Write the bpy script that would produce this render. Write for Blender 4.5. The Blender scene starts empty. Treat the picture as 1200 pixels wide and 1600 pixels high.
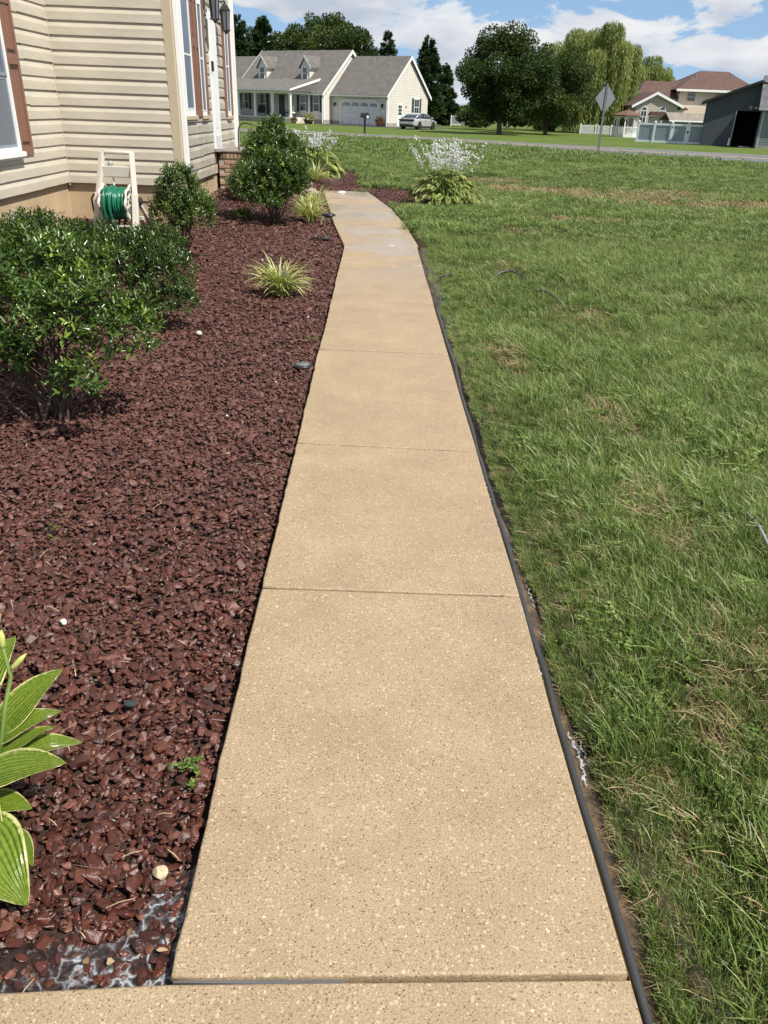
import bpy, bmesh, math, random
import numpy as np
from mathutils import Vector, Matrix
rng = np.random.default_rng(7)
random.seed(7)
S = bpy.context.scene
COL = S.collection

# ------------------------------------------------------------------ camera
cam_d = bpy.data.cameras.new('camera'); cam = bpy.data.objects.new('camera', cam_d); COL.objects.link(cam)
cam_d.sensor_fit = 'VERTICAL'; cam_d.sensor_height = 24.0; cam_d.lens = 18.0
cam_d.clip_start = 0.05; cam_d.clip_end = 3000
r_ = Vector((0.999414, -0.008340, 0.033184)); u_ = Vector((-0.025512, 0.464631, 0.885137)); f_ = Vector((0.022800, 0.885465, -0.464147))
m_ = Matrix.Identity(4)
for i in range(3):
    m_[i][0] = r_[i]; m_[i][1] = u_[i]; m_[i][2] = -f_[i]
m_[2][3] = 1.6
cam.matrix_world = m_
S.camera = cam

# ------------------------------------------------------------------ light
SUN_EL = math.radians(54); SAZ = (0.80, -0.60)
sdir = Vector((SAZ[0]*math.cos(SUN_EL), SAZ[1]*math.cos(SUN_EL), math.sin(SUN_EL)))
sl = bpy.data.lights.new('sun', 'SUN'); sl.energy = 5.0; sl.angle = math.radians(0.5); sl.color = (1.0, .955, .88)
so = bpy.data.objects.new('sun', sl); COL.objects.link(so); so.rotation_euler = (-sdir).to_track_quat('-Z', 'Y').to_euler()
so.location = (20, -15, 40)
S.view_settings.view_transform = 'Standard'; S.view_settings.look = 'None'
S.view_settings.gamma = 1; S.view_settings.use_curve_mapping = False
S.view_settings.exposure = 0.55

W = bpy.data.worlds.new('World'); S.world = W; W.use_nodes = True
nt = W.node_tree; nt.nodes.clear()
def nn(nt, typ, **kw):
    n = nt.nodes.new(typ)
    for k, v in kw.items():
        if k.startswith('i_'):
            key = k[2:]
            key = int(key) if key.isdigit() else key.replace('_', ' ')
            n.inputs[key].default_value = v
        else:
            setattr(n, k, v)
    return n
def ramp(nt, stops, interp='LINEAR'):
    n = nt.nodes.new('ShaderNodeValToRGB'); cr = n.color_ramp; cr.interpolation = interp
    while len(cr.elements) < len(stops): cr.elements.new(.5)
    for e, (p, c) in zip(cr.elements, stops):
        e.position = p
        e.color = (c, c, c, 1) if not hasattr(c, '__len__') else (*c, 1)
    return n
def world():
    L = nt.links.new
    sky = nn(nt, 'ShaderNodeTexSky', sky_type='NISHITA', sun_disc=False, sun_elevation=SUN_EL,
             sun_rotation=math.atan2(SAZ[0], SAZ[1]), air_density=1.0, dust_density=.6, ozone_density=1.5)
    bg1 = nn(nt, 'ShaderNodeBackground', i_Strength=0.060)
    tn = nn(nt, 'ShaderNodeMixRGB', blend_type='MULTIPLY', i_Fac=1.); tn.inputs[2].default_value = (.66, .90, 1.22, 1); L(sky.outputs[0], tn.inputs[1])
    hz = nn(nt, 'ShaderNodeTexCoord'); hs = nn(nt, 'ShaderNodeSeparateXYZ'); L(hz.outputs['Generated'], hs.inputs[0])
    hr = ramp(nt, [(0., .95), (.10, .55), (.35, 0)]); L(hs.outputs['Z'], hr.inputs[0])
    hm = nn(nt, 'ShaderNodeMixRGB'); hm.inputs[2].default_value = (4.6, 7.0, 10.2, 1); L(hr.outputs[0], hm.inputs[0]); L(tn.outputs[0], hm.inputs[1]); L(hm.outputs[0], bg1.inputs[0])
    tc = nn(nt, 'ShaderNodeTexCoord')
    mp = nn(nt, 'ShaderNodeMapping'); mp.inputs['Scale'].default_value = (7.4, 7.4, 20.0); mp.inputs['Location'].default_value = (2.1, 0., .55)
    L(tc.outputs['Generated'], mp.inputs[0])
    n1 = nn(nt, 'ShaderNodeTexNoise', i_Scale=1.0, i_Detail=9.0, i_Roughness=.56, i_Distortion=.25); L(mp.outputs[0], n1.inputs['Vector'])
    cov = ramp(nt, [(.465, 0), (.50, .8), (.54, 1)]); L(n1.outputs['Fac'], cov.inputs[0])
    # a second, shifted read gives the grey undersides their place
    mp2 = nn(nt, 'ShaderNodeMapping'); mp2.inputs['Scale'].default_value = (7.4, 7.4, 20.0); mp2.inputs['Location'].default_value = (2.1, 0., .95)
    L(tc.outputs['Generated'], mp2.inputs[0])
    n2 = nn(nt, 'ShaderNodeTexNoise', i_Scale=1.0, i_Detail=6.0, i_Roughness=.5); L(mp2.outputs[0], n2.inputs['Vector'])
    cc = ramp(nt, [(.42, (.92, .93, .95)), (.52, (.78, .81, .87)), (.64, (.56, .62, .72))]); L(n2.outputs['Fac'], cc.inputs[0])
    bg2 = nn(nt, 'ShaderNodeBackground', i_Strength=.64); L(cc.outputs[0], bg2.inputs[0])
    mx = nn(nt, 'ShaderNodeMixShader'); L(cov.outputs[0], mx.inputs[0]); L(bg1.outputs[0], mx.inputs[1]); L(bg2.outputs[0], mx.inputs[2])
    out = nn(nt, 'ShaderNodeOutputWorld'); L(mx.outputs[0], out.inputs[0])
world()

# ------------------------------------------------------------------ materials
MATS = {}
def newmat(name):
    m = bpy.data.materials.new(name); m.use_nodes = True
    t = m.node_tree; t.nodes.clear()
    out = t.nodes.new('ShaderNodeOutputMaterial'); p = t.nodes.new('ShaderNodeBsdfPrincipled')
    t.links.new(p.outputs[0], out.inputs[0])
    MATS[name] = m
    return m, t, p, out
def M(name, base, rough=.6, var=.12, scale=6., bump=0., bscale=60., metal=0., spec=.5, stretch=(1, 1, 1), var2=0., scale2=.7, coat=0.):
    """plain procedural material: base colour varied by fine and coarse noise in object space, optional relief"""
    m, t, p, out = newmat(name); L = t.links.new
    tc = nn(t, 'ShaderNodeTexCoord'); mp = nn(t, 'ShaderNodeMapping'); mp.inputs['Scale'].default_value = stretch
    L(tc.outputs['Object'], mp.inputs[0])
    n = nn(t, 'ShaderNodeTexNoise', i_Scale=scale, i_Detail=6., i_Roughness=.6); L(mp.outputs[0], n.inputs['Vector'])
    lo = tuple(c*(1-var*1.6) for c in base); hi = tuple(min(1, c*(1+var*1.6)) for c in base)
    r = ramp(t, [(.25, lo), (.75, hi)]); L(n.outputs['Fac'], r.inputs[0])
    col = r.outputs[0]
    if var2:
        n2 = nn(t, 'ShaderNodeTexNoise', i_Scale=scale2, i_Detail=4.); L(tc.outputs['Object'], n2.inputs['Vector'])
        r2 = ramp(t, [(.3, 1-var2), (.7, 1+var2*.6)]); L(n2.outputs['Fac'], r2.inputs[0])
        mu = nn(t, 'ShaderNodeMixRGB', blend_type='MULTIPLY', i_Fac=1.); L(col, mu.inputs[1]); L(r2.outputs[0], mu.inputs[2]); col = mu.outputs[0]
    L(col, p.inputs['Base Color'])
    p.inputs['Roughness'].default_value = rough; p.inputs['Metallic'].default_value = metal; p.inputs['Specular IOR Level'].default_value = spec
    p.inputs['Coat Weight'].default_value = coat
    if bump:
        nb = nn(t, 'ShaderNodeTexNoise', i_Scale=bscale, i_Detail=5., i_Roughness=.65); L(mp.outputs[0], nb.inputs['Vector'])
        b = nn(t, 'ShaderNodeBump', i_Strength=bump, i_Distance=.01); L(nb.outputs['Fac'], b.inputs['Height']); L(b.outputs[0], p.inputs['Normal'])
    return m
def leafmat(name, cols, rough=.45, trans=.25, spec=.5, through=(1.25, 1.35, .55)):
    """foliage: colour by each leaf's own tint, some light passing through"""
    m, t, p, out = newmat(name); L = t.links.new
    a = nn(t, 'ShaderNodeAttribute', attribute_name='tint')
    r = ramp(t, [(i/(len(cols)-1), c) for i, c in enumerate(cols)]); L(a.outputs['Fac'], r.inputs[0])
    L(r.outputs[0], p.inputs['Base Color']); p.inputs['Roughness'].default_value = rough; p.inputs['Specular IOR Level'].default_value = spec
    tr = nn(t, 'ShaderNodeBsdfTranslucent')
    g = nn(t, 'ShaderNodeMixRGB', blend_type='MULTIPLY', i_Fac=1.); g.inputs[2].default_value = (*through, 1)
    L(r.outputs[0], g.inputs[1]); L(g.outputs[0], tr.inputs[0])
    mx = nn(t, 'ShaderNodeMixShader', i_Fac=trans); L(p.outputs[0], mx.inputs[1]); L(tr.outputs[0], mx.inputs[2]); L(mx.outputs[0], out.inputs[0])
    return m

# ------------------------------------------------------------------ mesh helpers
def tag(o, label=None, cat=None, group=None, kind=None):
    if label: o['label'] = label
    if cat: o['category'] = cat
    if group: o['group'] = group
    if kind: o['kind'] = kind
    return o
def thing(name, label, cat, loc=(0, 0, 0), rz=0., group=None):
    o = bpy.data.objects.new(name, None); COL.objects.link(o); o.empty_display_size = .2
    o.location = loc; o.rotation_euler = (0, 0, rz)
    return tag(o, label, cat, group)
def link(name, me, parent=None, mat=None, loc=None, rot=None, scale=None, coll=None):
    o = bpy.data.objects.new(name, me); (coll or COL).objects.link(o)
    if mat is not None and len(me.materials) == 0: me.materials.append(mat)
    if parent: o.parent = parent
    if loc is not None: o.location = loc
    if rot is not None: o.rotation_euler = rot
    if scale is not None: o.scale = scale
    return o
def npmesh(name, V, F, smooth=False, attrs=None):
    """mesh from numpy: V (n,3); F list of (m,k) index arrays; attrs {name: per-vertex floats}"""
    me = bpy.data.meshes.new(name); V = np.asarray(V, dtype=np.float32)
    if isinstance(F, np.ndarray): F = [F]
    F = [np.asarray(f, dtype=np.int32) for f in F if len(f)]
    me.vertices.add(len(V)); me.vertices.foreach_set('co', V.ravel())
    li = np.concatenate([f.ravel() for f in F]); tot = np.concatenate([np.full(len(f), f.shape[1], np.int32) for f in F])
    me.loops.add(len(li)); me.loops.foreach_set('vertex_index', li)
    st = np.concatenate([[0], np.cumsum(tot)[:-1]]).astype(np.int32)
    me.polygons.add(len(tot)); me.polygons.foreach_set('loop_start', st); me.polygons.foreach_set('loop_total', tot)
    if smooth: me.polygons.foreach_set('use_smooth', np.ones(len(tot), bool))
    for k, a in (attrs or {}).items():
        at = me.attributes.new(k, 'FLOAT', 'POINT'); at.data.foreach_set('value', np.asarray(a, dtype=np.float32))
    me.update(calc_edges=True); me.validate()
    return me
class MB:
    def __init__(s): s.v = []; s.f = []
    def add(s, vs, fs):
        o = len(s.v); s.v += [tuple(p) for p in vs]; s.f += [tuple(i+o for i in f) for f in fs]; return s
    def box(s, x0, x1, y0, y1, z0, z1):
        return s.add([(x, y, z) for z in (z0, z1) for y in (y0, y1) for x in (x0, x1)],
                     [(0, 2, 3, 1), (4, 5, 7, 6), (0, 1, 5, 4), (2, 6, 7, 3), (0, 4, 6, 2), (1, 3, 7, 5)])
    def bar(s, a, b, w, h, up=(0, 0, 1)):
        a, b = Vector(a), Vector(b); d = (b-a).normalized(); x = d.cross(Vector(up))
        if x.length < 1e-4: x = d.cross(Vector((0, 1, 0)))
        x.normalize(); y = x.cross(d); x = x*w/2; y = y*h/2
        return s.add([a-x-y, a+x-y, a+x+y, a-x+y, b-x-y, b+x-y, b+x+y, b-x+y], [(0, 1, 2, 3), (7, 6, 5, 4), (0, 4, 5, 1), (1, 5, 6, 2), (2, 6, 7, 3), (3, 7, 4, 0)])
    def prism(s, poly, axis, a, b):
        """closed 2-D outline run from a to b along axis ('x': (y,z), 'y': (x,z), 'z': (x,y))"""
        def P(p, t): return {'x': (t, p[0], p[1]), 'y': (p[0], t, p[1]), 'z': (p[0], p[1], t)}[axis]
        n = len(poly)
        fs = [tuple(range(n))[::-1], tuple(range(n, 2*n))] + [(i, (i+1) % n, n+(i+1) % n, n+i) for i in range(n)]
        return s.add([P(p, a) for p in poly]+[P(p, b) for p in poly], fs)
    def tube(s, pts, r, n=8, cap=True):
        pts = [Vector(p) for p in pts]; rs = r if hasattr(r, '__len__') else [r]*len(pts)
        t0 = (pts[1]-pts[0]).normalized(); x = t0.cross(Vector((0, 0, 1)))
        if x.length < 1e-3: x = t0.cross(Vector((0, 1, 0)))
        x.normalize(); vs = []
        for i, p in enumerate(pts):
            t = (pts[min(i+1, len(pts)-1)]-pts[max(i-1, 0)]).normalized()
            x = (x-t*x.dot(t)).normalized(); y = t.cross(x)
            for k in range(n):
                a = 2*math.pi*k/n; vs.append(p+(x*math.cos(a)+y*math.sin(a))*rs[i])
        fs = [(i*n+k, i*n+(k+1) % n, (i+1)*n+(k+1) % n, (i+1)*n+k) for i in range(len(pts)-1) for k in range(n)]
        if cap: fs += [tuple(range(n))[::-1], tuple(range((len(pts)-1)*n, len(pts)*n))]
        return s.add(vs, fs)
    def lathe(s, prof, c=(0, 0, 0), n=16, axis='z'):
        vs = []
        for r, h in prof:
            for k in range(n):
                a = 2*math.pi*k/n; p = (r*math.cos(a), r*math.sin(a), h)
                if axis == 'x': p = (p[2], p[0], p[1])
                if axis == 'y': p = (p[0], p[2], p[1])
                vs.append((p[0]+c[0], p[1]+c[1], p[2]+c[2]))
        m = len(prof)
        fs = [(i*n+k, i*n+(k+1) % n, (i+1)*n+(k+1) % n, (i+1)*n+k) for i in range(m-1) for k in range(n)]
        fs += [tuple(range(n))[::-1], tuple(range((m-1)*n, m*n))]
        return s.add(vs, fs)
    def mesh(s, name, bevel=0., seg=1, smooth=False):
        me = bpy.data.meshes.new(name); me.from_pydata(s.v, [], s.f); 
        bm = bmesh.new(); bm.from_mesh(me); bmesh.ops.recalc_face_normals(bm, faces=bm.faces)
        if bevel: bmesh.ops.bevel(bm, geom=list(bm.edges), offset=bevel, segments=seg, profile=.6, affect='EDGES')
        bm.to_mesh(me); bm.free()
        if smooth:
            for p in me.polygons: p.use_smooth = True
        me.update(); return me
    def build(s, name, mat, parent=None, bevel=0., seg=1, smooth=False, **kw):
        return link(name, s.mesh(name, bevel, seg, smooth), parent, mat, **kw)
def unit(a): return a/np.maximum(np.linalg.norm(a, axis=-1, keepdims=True), 1e-9)
def rdir(n, r=None):
    return unit((r or rng).normal(size=(n, 3)))
def smst(x): x = np.clip(x, 0, 1); return x*x*(3-2*x)
def leaves(P, D, L, Wd, fold=.25, up=None):
    """n two-faced pointed leaves: base P, direction D, length L, width Wd -> V (6n,3), F (2n,4)"""
    n = len(P); D = unit(D)
    up = unit(rng.normal(size=(n, 3))*.5+np.array([0, 0, 1.])) if up is None else up
    Sd = unit(np.cross(D, up)); Nn = np.cross(Sd, D)
    L = np.broadcast_to(L, n)[:, None]; Wd = np.broadcast_to(Wd, n)[:, None]
    b = P; t = P+D*L - Nn*L*.12
    l1 = P+D*L*.35+Sd*Wd*.5+Nn*Wd*fold; l2 = P+D*L*.72+Sd*Wd*.38+Nn*Wd*fold*.8
    r1 = P+D*L*.35-Sd*Wd*.5+Nn*Wd*fold; r2 = P+D*L*.72-Sd*Wd*.38+Nn*Wd*fold*.8
    V = np.stack([b, l1, l2, t, r2, r1], 1).reshape(-1, 3)
    o = (np.arange(n)*6)[:, None]
    F = np.concatenate([o+np.array([[0, 1, 2, 3]]), o+np.array([[0, 3, 4, 5]])])
    return V, F
def cards(P, D, L, Wd):
    """n diamond leaf faces"""
    n = len(P); D = unit(D); Sd = unit(np.cross(D, rdir(n)))
    L = np.broadcast_to(L, n)[:, None]; Wd = np.broadcast_to(Wd, n)[:, None]
    V = np.stack([P, P+D*L*.45+Sd*Wd*.5, P+D*L, P+D*L*.5-Sd*Wd*.5], 1).reshape(-1, 3)
    return V, np.arange(4*n).reshape(n, 4)
class Nz:
    """smooth pseudo-noise from a few sine waves"""
    def __init__(s, seed, f, n=7):
        r = np.random.default_rng(seed); s.k = r.normal(size=(n, 2))*f; s.p = r.uniform(0, 6.28, n)
    def __call__(s, x, y): return sum(np.sin(s.k[i, 0]*x+s.k[i, 1]*y+s.p[i]) for i in range(len(s.p)))/len(s.p)**.5
def inpoly(x, y, poly):
    c = np.zeros(np.shape(x), bool); n = len(poly)
    for i in range(n):
        x0, y0 = poly[i]; x1, y1 = poly[(i+1) % n]
        if y0 == y1: continue
        c ^= ((y0 > y) != (y1 > y)) & (x < (x1-x0)*(y-y0)/(y1-y0)+x0)
    return c
def scatter(name, pts, rot, scl, idx, variants, kind='stuff', parent=None):
    """one object that repeats the variant meshes at points (geometry nodes)"""
    me = bpy.data.meshes.new(name); n = len(pts)
    me.vertices.add(n); me.vertices.foreach_set('co', np.asarray(pts, np.float32).ravel())
    a = me.attributes.new('rot', 'FLOAT_VECTOR', 'POINT'); a.data.foreach_set('vector', np.asarray(rot, np.float32).ravel())
    a = me.attributes.new('scl', 'FLOAT', 'POINT'); a.data.foreach_set('value', np.asarray(scl, np.float32))
    a = me.attributes.new('vidx', 'INT', 'POINT'); a.data.foreach_set('value', np.asarray(idx, np.int32))
    o = link(name, me, parent); o['kind'] = kind
    cl = bpy.data.collections.new(name+'_variants')
    for i, vm in enumerate(variants): cl.objects.link(bpy.data.objects.new('%s_%02d' % (name, i), vm))
    g = bpy.data.node_groups.new(name+'_scatter', 'GeometryNodeTree')
    g.interface.new_socket('Geometry', in_out='INPUT', socket_type='NodeSocketGeometry')
    g.interface.new_socket('Geometry', in_out='OUTPUT', socket_type='NodeSocketGeometry')
    gi = g.nodes.new('NodeGroupInput'); go = g.nodes.new('NodeGroupOutput')
    ci = g.nodes.new('GeometryNodeCollectionInfo'); ci.inputs['Collection'].default_value = cl
    ci.inputs['Separate Children'].default_value = True; ci.inputs['Reset Children'].default_value = True
    ip = g.nodes.new('GeometryNodeInstanceOnPoints'); ip.inputs['Pick Instance'].default_value = True
    def na(nm, dt):
        q = g.nodes.new('GeometryNodeInputNamedAttribute'); q.data_type = dt; q.inputs['Name'].default_value = nm; return q.outputs['Attribute']
    er = g.nodes.new('FunctionNodeEulerToRotation')
    g.links.new(na('rot', 'FLOAT_VECTOR'), er.inputs[0])
    g.links.new(gi.outputs[0], ip.inputs['Points']); g.links.new(ci.outputs[0], ip.inputs['Instance'])
    g.links.new(na('vidx', 'INT'), ip.inputs['Instance Index']); g.links.new(er.outputs[0], ip.inputs['Rotation'])
    g.links.new(na('scl', 'FLOAT'), ip.inputs['Scale']); g.links.new(ip.outputs[0], go.inputs[0])
    md = o.modifiers.new('scatter', 'NODES'); md.node_group = g
    return o

# ------------------------------------------------------------------ ground plan
XL, XR = -.385, .58                     # path edges
YW, XF, XLW = 12.2, -2.80, -4.46      # house: return wall, front wall, recessed left wall
BEND_L = [(-.385, 10.62), (-.62, 12.7), (-.80, 14.7), (-1.12, 18.05)]
BEND_R = [(.60, 10.75), (.50, 12.7), (.32, 14.9), (-.14, 17.98)]
ISLAND = [(-.14, 18.02), (.06, 17.0), (.27, 15.75), (.67, 15.5), (1.41, 15.68), (2.3, 16.15), (2.2, 17.1), (1.5, 18.4), (.52, 19.3), (-.23, 19.6),
          (-.35, 21.5), (-.5, 23.9), (-1.1, 24.6), (-2.6, 24.4), (-2.757, 18), (-1.12, 18.05)]
BED = [(XL, .955), (-6, .93), (-6, YW), (XF, YW), (XF, 18.3), (-1.12, 18.1), (-.80, 14.7), (-.62, 12.7), (XL, 10.62)]
PATH = [(XL, .9), (XR, .9)] + BEND_R + BEND_L[::-1]
def bed_h(x, y):
    """soil rises against the far part of the house"""
    return .29*smst((np.asarray(y)-11.)/4.)*smst((-np.asarray(x)-.9)/1.6)
nz_e = Nz(3, 2.2); nz_e2 = Nz(5, 9.)
def lawn_mask(x, y):
    near = x > XR+.098+.03*nz_e(y*1.3, y*.3)+.03*nz_e2(y, 0*y)
    wob = .06*nz_e(x*1.7, y*1.7)
    ok = np.where(y < 10.8, near, True) & ~inpoly(x+wob, y+wob, ISLAND) & ~inpoly(x, y, PATH) & ~inpoly(x-.12, y, PATH) & ~inpoly(x, y, BED)
    ok &= (x > XF+.1) | (y > 18.2)
    return ok & ~((x < XR) & (y < 10.7))
# near edge and far edge of the road, metres
ROAD_N = [(-60, 58.5), (-20, 56), (-2.5, 53.6), (3.5, 51.3), (7, 47.8), (10.5, 44.4), (13, 41.6), (17.7, 37.6), (24, 33), (40, 22)]
ROAD_F = [(-60, 67.5), (-20, 65), (-2.9, 62), (4.3, 58.8), (8.2, 55.8), (12.5, 53.3), (16, 51.2), (22, 48.3), (30, 43.6), (50, 31)]
def along(poly, n):
    p = np.array(poly, float); d = np.r_[0, np.cumsum(np.hypot(*np.diff(p, axis=0).T))]; t = np.linspace(0, d[-1], n)
    q = np.c_[np.interp(t, d, p[:, 0]), np.interp(t, d, p[:, 1])]
    for _ in range(6): q[1:-1] = (q[:-2]+2*q[1:-1]+q[2:])/4
    return q
def sheet(name, A, B, z, mat, n=None):
    V = np.concatenate([np.c_[A, np.full(len(A), z)], np.c_[B, np.full(len(B), z)]]); k = len(A); i = np.arange(k-1)
    return tag(link(name, npmesh(name, V, np.stack([i, i+1, k+i+1, k+i], 1)[:, ::-1]), mat=mat), kind='structure')

# ---- lawn soil/turf sheet: colour by place, relief by noise
def lawn_material():
    m, t, p, out = newmat('turf'); L = t.links.new
    g = nn(t, 'ShaderNodeNewGeometry')
    n1 = nn(t, 'ShaderNodeTexNoise', i_Scale=.35, i_Detail=5.); L(g.outputs['Position'], n1.inputs['Vector'])
    n2 = nn(t, 'ShaderNodeTexNoise', i_Scale=9., i_Detail=8., i_Roughness=.7); L(g.outputs['Position'], n2.inputs['Vector'])
    a = ramp(t, [(.3, (.070, .104, .018)), (.7, (.112, .150, .032))]); L(n1.outputs['Fac'], a.inputs[0])
    b = ramp(t, [(.25, .45), (.75, 1.5)]); L(n2.outputs['Fac'], b.inputs[0])
    mu = nn(t, 'ShaderNodeMixRGB', blend_type='MULTIPLY', i_Fac=1.); L(a.outputs[0], mu.inputs[1]); L(b.outputs[0], mu.inputs[2])
    # bare brown soil shows between the near blades
    n3 = nn(t, 'ShaderNodeTexNoise', i_Scale=24., i_Detail=5.); L(g.outputs['Position'], n3.inputs['Vector'])
    c = ramp(t, [(.3, (.022, .018, .008)), (.7, (.06, .045, .022))]); L(n3.outputs['Fac'], c.inputs[0])
    sp = nn(t, 'ShaderNodeSeparateXYZ'); L(g.outputs['Position'], sp.inputs[0])
    mr = nn(t, 'ShaderNodeMapRange', i_From_Min=14., i_From_Max=40.); L(sp.outputs['Y'], mr.inputs['Value'])
    mx = nn(t, 'ShaderNodeMixRGB'); L(mr.outputs[0], mx.inputs[0]); L(c.outputs[0], mx.inputs[1]); L(mu.outputs[0], mx.inputs[2])
    L(mx.outputs[0], p.inputs['Base Color']); p.inputs['Roughness'].default_value = .9; p.inputs['Specular IOR Level'].default_value = .15
    bp = nn(t, 'ShaderNodeBump', i_Strength=.7, i_Distance=.06); L(n2.outputs['Fac'], bp.inputs['Height']); L(bp.outputs[0], p.inputs['Normal'])
    return m
turf = lawn_material()
def build_lawn():
    gx = np.concatenate([np.array([-900, -400, -150, -60, -30, -14.]), np.arange(-7, 4, .1), np.arange(4, 14, .5), np.array([14, 20, 30, 45, 70, 150, 400, 900.])])
    gy = np.concatenate([np.array([-40, -12, -4.]), np.arange(-2, 26, .1), np.arange(26, 60, 1.), np.array([60, 70, 80, 95, 120, 180, 300, 600, 1500.])])
    X, Y = np.meshgrid(gx, gy); Z = np.full(X.shape, -.022)+.006*nz_e(X*.8, Y*.8)*(np.abs(X) < 14)
    hole = inpoly(X, Y, BED) | inpoly(X, Y, ISLAND) | inpoly(X, Y, PATH) | ((X < XR+.17) & (X > -6) & (Y < 10.7) & (Y > -2))
    Z[hole] = -.2
    Z[(Y > 26) | (X > 14) | (X < -7)] = -.022
    V = np.c_[X.ravel(), Y.ravel(), Z.ravel()]; nx = len(gx); i, j = np.meshgrid(np.arange(nx-1), np.arange(len(gy)-1)); b = (j*nx+i).ravel()
    tag(link('lawn', npmesh('lawn', V, np.stack([b, b+1, b+nx+1, b+nx], 1), True), mat=turf), kind='structure')
build_lawn()

# ---- road, painted lines, driveway
asph = M('asphalt', (.115, .122, .138), .85, .12, 3., .4, 120., var2=.15, scale2=.3)
drive_m = M('dark_asphalt', (.05, .05, .055), .85, .1, 3., .3, 100.)
yel = M('yellow_paint', (.72, .42, .08), .7, .12, 4.)
rn, rf = along(ROAD_N, 60), along(ROAD_F, 60)
sheet('road', rn, rf, -.006, asph)
mid = (rn*.47+rf*.53); nrm = unit(rf-rn)
for k, w in ((-.17, .09), (.17, .09)):
    sheet('road_marking', mid+nrm*(k-w), mid+nrm*(k+w), -.001, yel)
sheet('road_marking', rf-nrm*.55, rf-nrm*.42, -.001, M('white_paint', (.5, .5, .48), .7))
driveA = np.array([(-7.5, 92.4), (-3, 88.0), (.5, 86.2), (3., 84.2), (5.6, 88), (9, 95)]); driveB = np.array([(-5, 97.5), (-3.4, 94), (1.1, 90.2), (3.2, 91), (5.6, 95), (7, 98)])
sheet('driveway', driveA, driveB, -.008, drive_m)

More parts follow.
